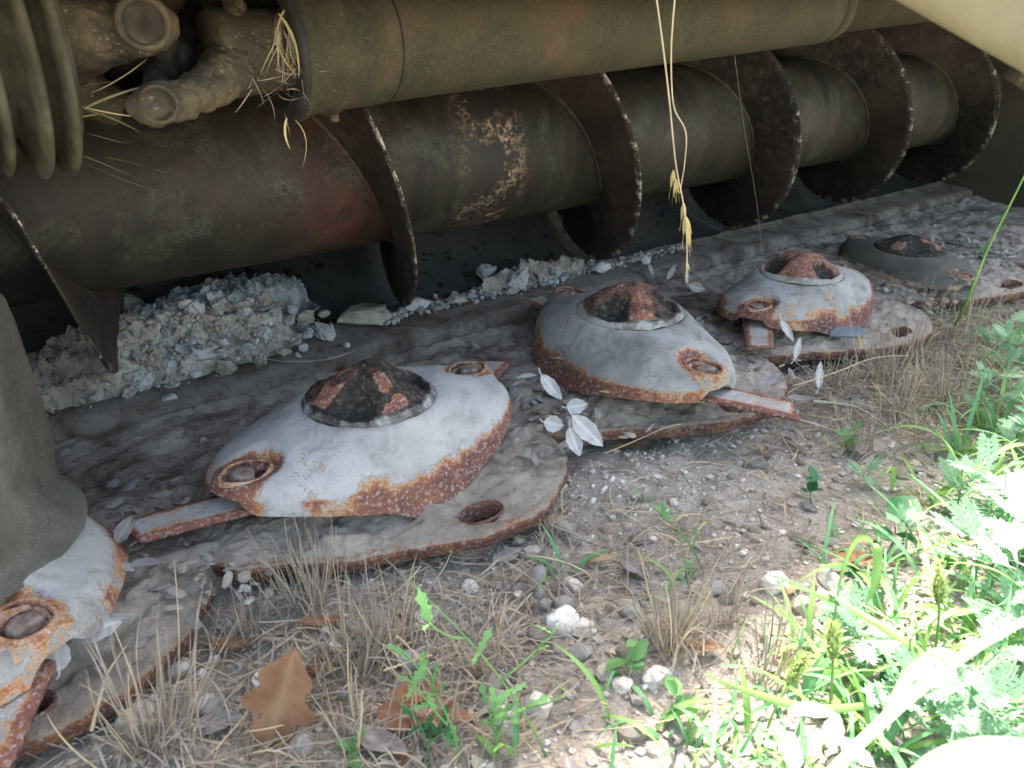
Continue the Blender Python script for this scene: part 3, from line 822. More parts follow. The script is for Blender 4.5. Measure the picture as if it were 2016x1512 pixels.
for k in range(1500):
    t = rnd.random()
    x = rnd.gauss(.22, .095); y = rnd.gauss(.965, .027)
    if x < -.02 or x > .44 or y < .892: continue
    top = .064+.064*math.exp(-((x-.27)/.15)**2)*max(0, min(1, (y-.905)/.06))
    s = rnd.choice((.0015, .002, .0025, .003, .004, .005, .006, .008, .012))*rnd.uniform(.8, 1.2)
    pts.append((x, y, top*rnd.uniform(.9, 1.06)+.2*s, s, rnd.uniform(.3, .8), rnd.choice((0, 0, 1, 1, 2)) if x > .2 else rnd.choice((1, 1, 1, 0)), rnd.randint(1, 9999)))
hump('mud_tan', 'dried_mud_ridge', .80, .957, .11, .020, .020, .066, 9, 'low broken ridge of pale crumbly mud on the rail between the two front discs', 'mud ridge')
for k in range(1100):                   # crumbs along the rear rail
    x = rnd.uniform(.5, 1.15); y = rnd.gauss(.95, .012)+.0
    if rnd.random() < .4: x = rnd.gauss(.80, .035)
    s = rnd.choice((.0012, .0016, .002, .003, .004, .006))
    pts.append((x, y, .066+s*.4, s, rnd.uniform(.4, .8), rnd.choice((0, 1, 1, 2)), rnd.randint(1, 9999)))
for k in range(260):
    x = rnd.gauss(.80, .05); y = rnd.gauss(.965, .010); s = rnd.choice((.004, .006, .009))
    pts.append((x, y, .068+.022*math.exp(-((x-.80)/.05)**2)*rnd.random(), s, rnd.uniform(.4, .9), rnd.choice((0, 1, 2)), rnd.randint(1, 9999)))
o = clod_mix('mud_crumbs', pts, [M['mud_white'], M['mud_tan'], M['mud_grey']])
tag(o, 'pale crumbs and flakes of dried mud along the rear rail', kind='stuff')
def clod(u, v, z, s, mat, label, flat=.5, seed=1, rz=0, tilt=0, name='mud_clod', amp=.35, stretch=.7):
    p = on(u, v, z)
    V, Fc = rock((s, s*stretch, s*flat), seed, amp, ICO3, 1, 2.2, .8)
    # knobbly crumb surface
    V = np.array([np.array(q)*(1+.10*mn.fractal(Vector(q)*160, 1, 2, 3)) for q in V])
    o = mesh(name, V, Fc, M[mat], None, smooth=False); o.location = p; o.rotation_euler = (tilt, tilt*.4, rz)
    return tag(o, label, 'mud clod' if 'mud' in name else 'stone')
clod(715, 618, .078, .046, 'mud_tan', 'flat cracked tan slab of mud just left of the flight tip', .26, 11, R(5), .15)
clod(640, 655, .070, .028, 'mud_white', 'white wedge of mud leaning beside the flat tan slab', .4, 12, R(40), .5)
clod(575, 650, .070, .024, 'mud_white', 'white rounded flake of mud at the right end of the heap', .3, 13, R(-20), .6)
clod(240, 600, .115, .024, 'mud_tan', 'knobbly brown clod standing on top of the heap near the auger blade', .9, 14, 0, .2)
clod(330, 640, .10, .030, 'mud_tan', 'large tan clod in the front of the big mud heap', .7, 15, R(30), .3)
clod(300, 700, .085, .026, 'mud_white', 'white angular clod low on the front of the big heap', .6, 16, R(60), .4)
clod(400, 690, .085, .030, 'mud_white', 'broad white clod low in the middle of the big heap', .45, 17, R(10), .35)
clod(470, 620, .105, .034, 'mud_grey', 'grey layered clod high on the right of the heap', .45, 18, R(20), .2)
clod(130, 740, .075, .026, 'mud_tan', 'tan clod at the left end of the heap beside the hub post', .6, 19, R(70), .1)
clod(200, 760, .07, .020, 'mud_tan', 'small tan clod on the heap fringe above the dark seam', .6, 20, R(70), .1)
clod(333, 783, .058, .0085, 'mud_white', 'small bright white lump alone on the bar left of the nearest disc', .6, 21)
clod(340, 760, .06, .011, 'mud_white', 'crumbly white lump just above the lone bright one', .5, 22)
clod(1022, 552, .085, .022, 'mud_white', 'jagged pale clod leaning upright on the rail between the two front discs', .9, 23, R(40), .5, amp=.5)
clod(955, 535, .085, .020, 'mud_grey', 'grey flaky clod left of the jagged upright one', .6, 24)
clod(1080, 541, .075, .0085, 'mud_white', 'small smooth white lump on the rail right of the jagged clod', .8, 25)
clod(1185, 525, .075, .018, 'mud_white', 'pale clod on the rail above the second disc', .6, 26)
clod(1272, 512, .075, .010, 'mud_white', 'small square pale clod on the rail, farthest right', .8, 27)
clod(820, 600, .07, .022, 'mud_white', 'whitish clod touching the right side of the flight tip', .4, 28)
clod(900, 590, .07, .018, 'mud_tan', 'low tan clod on the rail between slab and jagged clod', .35, 29)
# grey shard under disc three
p = on(1668, 656, .045); V = []
ol = [(-.024, -.010), (.020, -.012), (.024, .004), (.014, .011), (-.022, .009)]
V = [(x, y, 0) for x, y in ol]+[(x, y, .004) for x, y in ol]
Fc = [tuple(range(4, -1, -1)), tuple(range(5, 10))]+[(i, (i+1) % 5, (i+1) % 5+5, i+5) for i in range(5)]
o = mesh('slate_shard', V, Fc, M['slate'], smooth=False); o.location = p; o.rotation_euler = (.35, -.1, R(-55))
tag(o, 'flat blue grey shard lying below the third disc', 'shard')
# ---------------------------------------------------------------- stones
def hit(x, y):                          # inside the machine's footprint?
    return y > .50
nst = 0
big = [(1520, 1155, .017, 'bright white stone beside a smaller one near the arching blade', 0), (1635, 1150, .016, 'tall white stone under the arching grass blade', 0),
 (1110, 1235, .022, 'largest white stone in the middle of the bare patch', 0), (1150, 1245, .014, 'white stone touching the right side of the largest one', 0),
 (1125, 1160, .014, 'white stone above the largest one, under a green sprig', 0), (925, 1160, .013, 'bright white stone left of the tall branching weed', 0),
 (1060, 1400, .017, 'white oblong stone at the foot of the tall branching weed', 0), (990, 1415, .014, 'white stone between weeds near the bottom middle', 0),
 (575, 1330, .014, 'white faceted stone beside the small round brown leaf', 0), (515, 1345, .013, 'white stone left of the faceted one, among straw', 0),
 (525, 1195, .012, 'grey white stone in the dry tuft below the nearest guard', 1), (400, 1395, .015, 'flat cream stone left of the big torn brown leaf', 1),
 (345, 1320, .022, 'cream stone leaning on the left guard edge', 1), (270, 1420, .022, 'grey tan stone under the left guard edge near the bottom', 1),
 (1050, 1092, .012, 'round tan stone below the slotted guard', 1), (1020, 1068, .010, 'small round tan stone beside the slotted guard edge', 1),
 (1210, 1100, .010, 'small cream stone beside the curled tan leaf', 1), (850, 1220, .017, 'tan stone with flat top in the dry tufts', 1),
 (830, 1230, .013, 'cream stone leaning on the flat topped tan one', 0), (1190, 1330, .012, 'cream stone right of the tall branching weed', 1),
 (1290, 1340, .015, 'white stone left of the lower arching blade', 0), (1225, 1355, .012, 'white stone in the gap left of the lower arching blade', 0),
 (1690, 870, .010, 'cream stone at the edge of the far dry straw', 1), (1800, 925, .014, 'pinkish stone among green blades at right', 1),
 (1395, 1160, .010, 'small white stone at the edge of the bare soil', 0), (1580, 1200, .014, 'grey cream stone below the pair of white ones', 1),
 (1640, 1220, .012, 'lowest cream stone below the tall white one', 1), (110, 1340, .001, '', 9)]
for (u, v, s, lb, mi) in big:
    if mi == 9: continue
    p = G(u, v); nst += 1
    V, Fc = rock((s*.8, s*.62, s*.55), 300+nst, .28, ICO3, 1, 1.5, .85)
    o = mesh('limestone', V, Fc, M['stone' if mi == 0 else 'stone_tan'], smooth=False)
    o.location = (p.x, p.y, p.z+s*.22); o.rotation_euler = (rnd.uniform(-.4, .4), rnd.uniform(-.4, .4), rnd.uniform(0, 6.28))
    tag(o, lb, 'stone')
smallm = []
for k in range(6):
    V, Fc = rock((1, .8, .6), 700+k, .28, ICO2, 1, 1.5, .85)
    ms = []
    for mm in ('stone', 'stone_tan'):
        me = bpy.data.meshes.new('limestone_chip'); me.from_pydata([tuple(q) for q in V], [], Fc); me.materials.append(M[mm]); ms.append(me)
    smallm.append(ms)
cnt = 0
while cnt < 285:
    x = rnd.uniform(-.05, 1.35); y = rnd.uniform(.1, .62)
    if y > .49: continue
    dens = .2+.8*math.exp(-(((x-.36)/.17)**2+((y-.36)/.1)**2))
    if rnd.random() > dens: continue
    s = rnd.uniform(.003, .008)+(.006 if rnd.random() < .2 else 0)
    o = bpy.data.objects.new('limestone_chip', rnd.choice(smallm)[0 if rnd.random() < .45 else 1]); C.objects.link(o)
    o.scale = (s, s, s); o.location = (x, y, gz(x, y)+s*.25); o.rotation_euler = (rnd.uniform(-.5, .5), rnd.uniform(-.5, .5), rnd.uniform(0, 6.28))
    tag(o, 'small pale limestone chip lying loose on the soil', 'stone', 'small limestone chips scattered on the soil'); cnt += 1
mb = MB()
for k in range(12000):
    x = rnd.uniform(-.2, 1.7); y = rnd.uniform(.05, .56)
    s = min(.0055, .0007+rnd.expovariate(800))
    V, Fc = ICO1
    q = V*np.array([s, s*rnd.uniform(.6, 1), s*rnd.uniform(.5, .9)])
    q = q*(1+.25*np.sin(V[:, [1, 2, 0]]*7+k)); q[:, 0] += x; q[:, 1] += y; q[:, 2] += gz(x, y)+s*.3
    mb.add(q, Fc, 0 if rnd.random() < .35 else 1)
o = mb.build('gravel', None, smooth=False, mats=[M['stone'], M['stone_tan']]); tag(o, 'fine pale gravel and soil crumbs', kind='stuff')
# litter on the bar and guards
def bar_z(x, y): return .036+(float(fbm(x*22, y*30, 5, 21))-.5)*.016 if y > .58 else .034
def near_disc(x, y, m=.12):
    for cx, cy, r in ((.332, .653, 13), (.727, .668, 72), (1.09, .64, 14), (1.46, .66, 72), (-.053, .662, 112)):
        a = R(r); dx, dy = x-cx, y-cy; X = dx*math.cos(a)+dy*math.sin(a); Y = -dx*math.sin(a)+dy*math.cos(a)
        if (X/.20)**2+(Y/.135)**2 < 1: return True
    return False
mb = MB(); k = 0
while k < 1500:
    x = rnd.uniform(-.1, 1.9); y = rnd.triangular(.5, .92, .60)
    if rnd.random() > .12+.88*math.exp(-((((x-.53+.19) % .385)-.19)/.07)**2): k += .3; continue
    if near_disc(x, y): k += .3; continue
    if y > .74 and rnd.random() < .7: k += .3; continue
    k += 1
    z = bar_z(x, y)+.003; s = rnd.uniform(.003, .011)
    V, Fc = rock((s, s*rnd.uniform(.25, .8), s*.16), rnd.randint(1, 9999), .3, ICO1, 1, 1.5)
    V = place(V, euler_m(rnd.gauss(0, .3), rnd.gauss(0, .3), rnd.uniform(0, 6.28)), (x, y, z))
    mb.add(V, Fc, rnd.choice((0, 0, 1, 1, 2, 3)))
o = mb.build('mud_litter', None, smooth=False, mats=[M['mud_tan'], M['leaf_grey'], M['straw_grey'], M['bar']]); tag(o, 'grey flakes of bark, leaf and mud caked on the cutter bar', kind='stuff')
# ---------------------------------------------------------------- straw
def strand(x, y, z, ln, az, el, w, curl=0.3, n=6):
    d = Vector((math.cos(az)*math.cos(el), math.sin(az)*math.cos(el), math.sin(el)))
    p0 = Vector((x, y, z)); sd_ = Vector((rnd.gauss(0, 1), rnd.gauss(0, 1), rnd.gauss(0, .5)))*curl*ln*.4
    p1 = p0+d*ln*.5+sd_; p2 = p0+d*ln
    if p2.z < z-.004: p2.z = z
    return bez(p0, p1, p2, n)
mb = MB()
def straw_d(x, y):
    d = .06
    d += .9*math.exp(-(((x-.18)/.16)**2+((y-.42)/.09)**2))     # tufts in front of guard one
    d += 2.2*math.exp(-(((x-1.15)/.26)**2+((y-.45)/.08)**2))   # far right mat
    d += .4*math.exp(-(((x-.45)/.12)**2+((y-.40)/.06)**2))
    d += .9*math.exp(-(((x-1.3)/.3)**2+((y-.5)/.06)**2))
    return min(1, d)
k = 0
while k < 7500:
    x = rnd.uniform(-.15, 1.8); y = rnd.uniform(.08, .56)
    if rnd.random() > straw_d(x, y): continue
    k += 1
    ln = rnd.uniform(.015, .07); el = abs(rnd.gauss(0, .22))
    pts_ = strand(x, y, gz(x, y)+rnd.uniform(.000, .006), ln, rnd.uniform(0, 6.28), el, 0, .5)
    w = rnd.uniform(.0006, .0018)
    v, f = strip(pts_, [w]*5+[w*.4], Vector((rnd.gauss(0, 1), rnd.gauss(0, 1), rnd.gauss(0, .6))))
    mb.add(v, f, rnd.choice((0, 0, 1, 2, 2)))
o = mb.build('straw_litter', None, mats=[M['straw'], M['straw_pale'], M['straw_grey']]); tag(o, 'matted dry straw litter on the soil', kind='stuff')
def tuft(x, y, n, hgt, spread, label, group, mats=('straw', 'straw_grey', 'straw_pale'), lean=(0, 0), name='dry_grass_tuft', w=(.0007, .0014)):
    mb = MB()
    for k in range(n):
        az = rnd.uniform(0, 6.28); r = abs(rnd.gauss(0, spread))
        ln = hgt*rnd.uniform(.45, 1.1); el = R(rnd.uniform(62, 90))
        d = Vector((math.cos(az)*math.cos(el)+lean[0], math.sin(az)*math.cos(el)+lean[1], math.sin(el))).normalized()
        p0 = Vector((math.cos(az)*r, math.sin(az)*r, -.004)); p2 = p0+d*ln
        p1 = p0+d*ln*.5+Vector((rnd.gauss(0, 1), rnd.gauss(0, 1), 0))*ln*.09
        ww = rnd.uniform(*w)
        v, f = strip(bez(p0, p1, p2, 8), [ww]*5+[ww*.8, ww*.6, ww*.2], Vector((rnd.gauss(0, 1), rnd.gauss(0, 1), 0)))
        mb.add(v, f, rnd.choice((0, 0, 1, 1, 2)))
        if rnd.random() < .3:          # a dead side blade near the base
            az2 = rnd.uniform(0, 6.28); q = p0+d*ln*.25
            v, f = strip(bez(q, q+Vector((math.cos(az2)*.012, math.sin(az2)*.012, .014)), q+Vector((math.cos(az2)*.03, math.sin(az2)*.03, rnd.uniform(-.015, .01))), 6), ww*1.3); mb.add(v, f, 1)
    o = mb.build(name, None, mats=[M[m_] for m_ in mats]); o.location = (x, y, gz(x, y))
    return tag(o, label, 'dry grass', group)
TG = 'tufts of standing dry grass on the soil'
tl = [(610, 1200, 46, .075, .012, 'dense dry tuft standing against the rusty lip under the nearest disc'), (700, 1330, 40, .075, .012, 'thin dry tuft right of the dense one, over brown leaves'),
 (775, 1290, 40, .07, .012, 'dry tuft just left of the tall branching weed'), (480, 1260, 30, .06, .012, 'low dry tuft left of the dense tuft'), (330, 1480, 34, .10, .010, 'pale tall dry tuft at bottom left beside the guard edge'),
 (290, 1490, 20, .08, .008, 'leftmost dry tuft on the bottom edge'), (960, 1330, 26, .06, .012, 'dry tuft around the foot of the tall branching weed'), (1320, 1290, 44, .085, .010, 'upright dry tuft in the bare patch left of the heart shaped leaves'),
 (1420, 1240, 20, .06, .012, 'short dry tuft right of the upright one'), (700, 1480, 20, .06, .012, 'short dry tuft at the bottom beside the red leaf'), (560, 1130, 18, .05, .01, 'thin dry stems rising in front of the guard lip'),
 (1500, 1340, 26, .06, .014, 'russet dry tuft among the first green blades'), (1640, 780, 30, .06, .02, 'dry tuft beside the third disc'), (1740, 760, 40, .08, .02, 'dry tuft in the middle of the far straw'),
 (1800, 720, 40, .09, .02, 'dry tuft behind the middle of the far straw'), (1860, 800, 40, .09, .02, 'dry tuft right in the far straw beside green blades'), (1590, 720, 20, .045, .015, 'small dry tuft touching the third guard'),
 (1700, 880, 24, .05, .02, 'low dry tuft in front of the far straw'), (1900, 680, 34, .09, .02, 'far right dry tuft in the shade below the bright stem'), (880, 1450, 16, .05, .01, 'few dry stems between the bottom weeds'),
 (1000, 1180, 16, .045, .012, 'short dry stems below the slotted guard'), (1100, 1060, 20, .04, .015, 'short dry stems beside the slotted guard corner'), (1690, 690, 26, .06, .02, 'dry tuft just right of the blue grey shard'), (1760, 820, 30, .07, .02, 'dry tuft in front of the middle of the far straw'), (1830, 640, 26, .07, .02, 'dry tuft in the deep shade behind the far straw'),
 (1930, 760, 30, .08, .02, 'dry tuft under the shaded green clump on the right edge'), (1800, 870, 24, .06, .02, 'dry tuft above the clump of broad blades'), (1780, 620, 24, .06, .02, 'dim dry tuft at the edge of the fourth guard')]
for (u, v, n, h_, sp_, lb) in tl:
    p = G(u, v); tuft(p.x, p.y, int(n*1.5), h_*1.15, sp_, lb, TG, lean=(rnd.gauss(0, .08), rnd.gauss(0, .08)))
# long lying stalks
def stalk(name, pxs, rad, mat, label, cat, heads=(), n=24):
    P_ = [at(u, v, Z) for u, v, Z in pxs]
    # catmull-rom through the points
    Q = [P_[0]]+P_+[P_[-1]]; out = []
    for i in range(1, len(Q)-2):
        for s in range(6):
            t = s/6; a, b, c, d = Q[i-1], Q[i], Q[i+1], Q[i+2]
            out.append(.5*((2*b)+(c-a)*t+(2*a-5*b+4*c-d)*t*t+(3*b-a-3*c+d)*t**3))
    out.append(P_[-1]); o0 = out[0]
    v, f = tube([q-o0 for q in out], [rad*(1-.5*i/len(out)) for i in range(len(out))], 6)
    ob = mesh(name, v, f, M[mat]); ob.location = o0; tag(ob, label, cat)
    return ob, o0
def gpt(u, v, lift=0): 
    p = on(u, v, lift); dz = (p-Vector((0, 0, H))); fw = Vector((SY*math.cos(PITCH), CY*math.cos(PITCH), -math.sin(PITCH)))
    return (u, v, dz.dot(fw))
stalk('straw_stalk', [gpt(1180, 770, .058), gpt(1300, 783, .056), gpt(1450, 800, .054), gpt(1560, 822, .052), gpt(1650, 850, .02)], .0011, 'straw_pale', 'long pale straw lying across the front of the second disc', 'straw')
stalk('straw_stalk', [gpt(1190, 893, .02), gpt(1250, 868, .022), gpt(1310, 842, .04), gpt(1340, 835, .04)], .0009, 'straw_pale', 'thin straw slanting up to the second guard', 'straw')
stalk('straw_stalk', [gpt(1250, 418, .08), gpt(1350, 422, .085), gpt(1400, 445, .08), gpt(1470, 473, .075)], .0010, 'twig', 'bent grey stem lying in the shade under the auger', 'twig')
stalk('straw_stalk', [gpt(1600, 790, .03), gpt(1680, 800, .02), gpt(1735, 832, .012)], .0022, 'twig', 'pale forked twig on the soil below the third disc', 'twig')
stalk('straw_stalk', [gpt(1560, 760, .05), gpt(1640, 735, .06), gpt(1720, 705, .07), gpt(1790, 700, .07)], .0009, 'straw_pale', 'pale stem with seed head leaning through the far straw', 'straw')
stalk('straw_stalk', [gpt(500, 700, .064), gpt(560, 712, .064), gpt(640, 708, .066), gpt(700, 690, .066)], .0016, 'straw_grey', 'curved grey stem lying on the rail behind the nearest disc', 'straw')
stalk('straw_stalk', [gpt(180, 1440, .03), gpt(195, 1380, .04), gpt(215, 1320, .045), gpt(250, 1270, .04)], .0014, 'straw_pale', 'split pale straw arched over the left guard', 'straw')
stalk('spider_thread', [(1440, 60, 1.0), (1465, 250, 1.05), (1490, 400, 1.1), (1503, 530, 1.12)], .00022, 'straw_grey', 'single thin thread hanging from the shaft to the bar', 'thread')
# hanging oat stalk
def spikelet(c, d, s, mb, mi=0):
    for k in range(3):
        dd = (d+Vector((rnd.gauss(0, .12), rnd.gauss(0, .12), rnd.gauss(0, .1)))).normalized()
        pts_ = bez(c, c+dd*s*.5, c+dd*s, 7)
        v, f = tube(pts_, [s*.03, s*.09, s*.12, s*.11, s*.08, s*.05, s*.01], 6); mb.add(v, f, mi)
        v, f = strip(bez(c+dd*s, c+dd*s*1.3, c+dd*s*1.6, 3), .0003); mb.add(v, f, mi)
st, o0 = stalk('hanging_oat_stalk', [(1290, -20, .62), (1305, 90, .62), (1318, 200, .62), (1330, 320, .62), (1345, 400, .62), (1352, 470, .62), (1352, 555, .62)], .0008, 'straw_pale', 'dry oat stalk hanging down in front of the auger', 'dry oat stalk')
mb = MB()
for (u, v, s) in ((1326, 335, .014), (1331, 352, .012), (1346, 400, .014), (1349, 425, .016), (1353, 450, .014), (1352, 515, .008)):
    spikelet(at(u, v, .62)-o0, Vector((.1, -.1, -1)).normalized(), s, mb)
mb.build('spikelets', M['straw_yel'], st)
st2, o1 = stalk('hanging_grass_stem', [(1330, -20, .63), (1322, 80, .63), (1322, 160, .63), (1328, 215, .63), (1350, 260, .63), (1348, 320, .63), (1338, 380, .63)], .0008, 'straw_pale', 'thin second stem hanging beside the dry oat stalk', 'grass stem')
# straw wisps caught in the shaft
def wisp(name, u, v, Z, n, ln, dirv, sp_, label, mats=('straw_yel', 'straw_grey', 'straw')):
    c = at(u, v, Z); mb = MB()
    for k in range(n):
        d = (Vector(dirv)+Vector((rnd.gauss(0, sp_), rnd.gauss(0, sp_), rnd.gauss(0, sp_)))).normalized(); l_ = ln*rnd.uniform(.4, 1.1)
        p0 = Vector((rnd.gauss(0, .005), rnd.gauss(0, .005), rnd.gauss(0, .008)))
        w = rnd.uniform(.0003, .0009) if rnd.random() < .88 else .0022
        v_, f = strip(bez(p0, p0+d*l_*.5+Vector((rnd.gauss(0, .004), rnd.gauss(0, .004), rnd.gauss(0, .004))), p0+d*l_, 7), [w*.5, w, w, w, w*.8, w*.5, w*.1], Vector((rnd.gauss(0, 1), rnd.gauss(0, 1), rnd.gauss(0, 1)))); mb.add(v_, f, rnd.choice((0, 1, 1, 2)) if w < .002 and n > 10 else 0)
    o = mb.build(name, None, mats=[M[q] for q in mats]); o.location = c; return tag(o, label, 'straw')
wisp('straw_wisp', 556, 60, .62, 60, .045, (.0, -.05, -1), .25, 'tangle of yellow and grey straw caught at the mouth of the bell shield')
wisp('straw_wisp', 568, 150, .635, 30, .035, (.3, -.1, -.3), .7, 'dark bristly straw tangle low in the bell shield')
wisp('straw_wisp', 575, 225, .64, 3, .035, (.08, .0, -1), .06, 'yellow straws dangling below the bell shield')
wisp('straw_wisp', 172, 195, .57, 4, .045, (.9, -.1, .10), .25, 'pale stiff straws poking right from the boot by the yoke', ('straw_yel', 'straw_yel', 'straw_pale'))
wisp('straw_wisp', 172, 245, .57, 4, .055, (.9, -.5, -.35), .12, 'pale straws slanting down from the lower boot', ('straw_yel', 'straw_yel', 'straw_pale'))
wisp('straw_wisp', 172, 300, .57, 3, .05, (.9, -.45, -.42), .07, 'lowest straws slanting from the boot rim', ('straw_yel', 'straw_yel', 'straw_pale'))
wisp('straw_wisp', 200, 5, .56, 4, .03, (.9, 0, .2), .3, 'few pale straws at the top of the boot', ('straw_yel', 'straw_pale', 'straw_pale'))
wisp('straw_wisp', 495, 175, .62, 4, .03, (-.3, .1, -1), .25, 'thin fibres hanging below the yoke hub', ('straw_grey', 'straw_pale', 'straw_grey'))
# ---------------------------------------------------------------- leaves
def leafmesh(ln, wd, curl=.2, cup=.2, tip=1.0, seed=0, lobes=0, nu=18, nv=7):
    V = []; ve = []
    for i in range(nu):
        t = i/(nu-1)
        w = wd*.5*(math.sin(math.pi*t**(.85 if tip > .5 else .6))**.75)
        if t > .999 or t < .001: w = wd*.01
        if lobes: w *= 1+.28*math.sin(t*lobes*6.28)*(1-.4*t)
        w *= 1+.05*math.sin(t*23+seed)
        for j in range(nv):
            s = 2*j/(nv-1)-1
            x = (t-.5)*ln; y = s*w
            z = cup*abs(s)**1.5*w+curl*ln*((t-.5)**2)+.03*ln*math.sin(t*9+s*3+seed)*.5
            V.append((x, y, z)); ve.append(1. if j == nv//2 else 0.)
    return V, gridf(nu, nv), ve
def leaf(u, v, z, ln, wd, rz, mat, label, curl=.15, cup=.25, tilt=(0, 0), lobes=0, lift=.009, petiole=True, name='dead_leaf', cat='dead leaf', group=None, tip=1.0):
    p = G(u, v) if z is None else on(u, v, z)
    V, Fc, ve = leafmesh(ln, wd, curl, cup, tip, rnd.random()*6, lobes)
    mb = MB(); mb.add(V, Fc, 0, vein=ve)
    if petiole:
        v2, f2 = tube([(-ln*.5, 0, V[0][2]), (-ln*.6, .001, V[0][2]-.001), (-ln*.72, .003, V[0][2])], .0006, 5); mb.add(v2, f2, 0, vein=1.)
    o = mb.build(name, M[mat]); o.location = (p.x, p.y, p.z+lift); o.rotation_euler = (tilt[0], tilt[1], rz)
    if tilt[0] <= -.3:                  # leaf propped up, facing the open front of the machine
        a = rz-SR; r_ = Vector((CY, -SY, 0)); b_ = Vector((SY, CY, 0))
        u_ = (b_*.45+Vector((0, 0, .9))).normalized()
        d_ = (r_*math.cos(a)+u_*math.sin(a)).normalized(); s_ = (u_*math.cos(a)-r_*math.sin(a)).normalized(); n_ = d_.cross(s_)
        o.rotation_euler = Matrix((d_, s_, n_)).transposed().to_euler(); o.location.z += ln*.28*abs(math.sin(a))+.004
    return tag(o, label, cat, group)
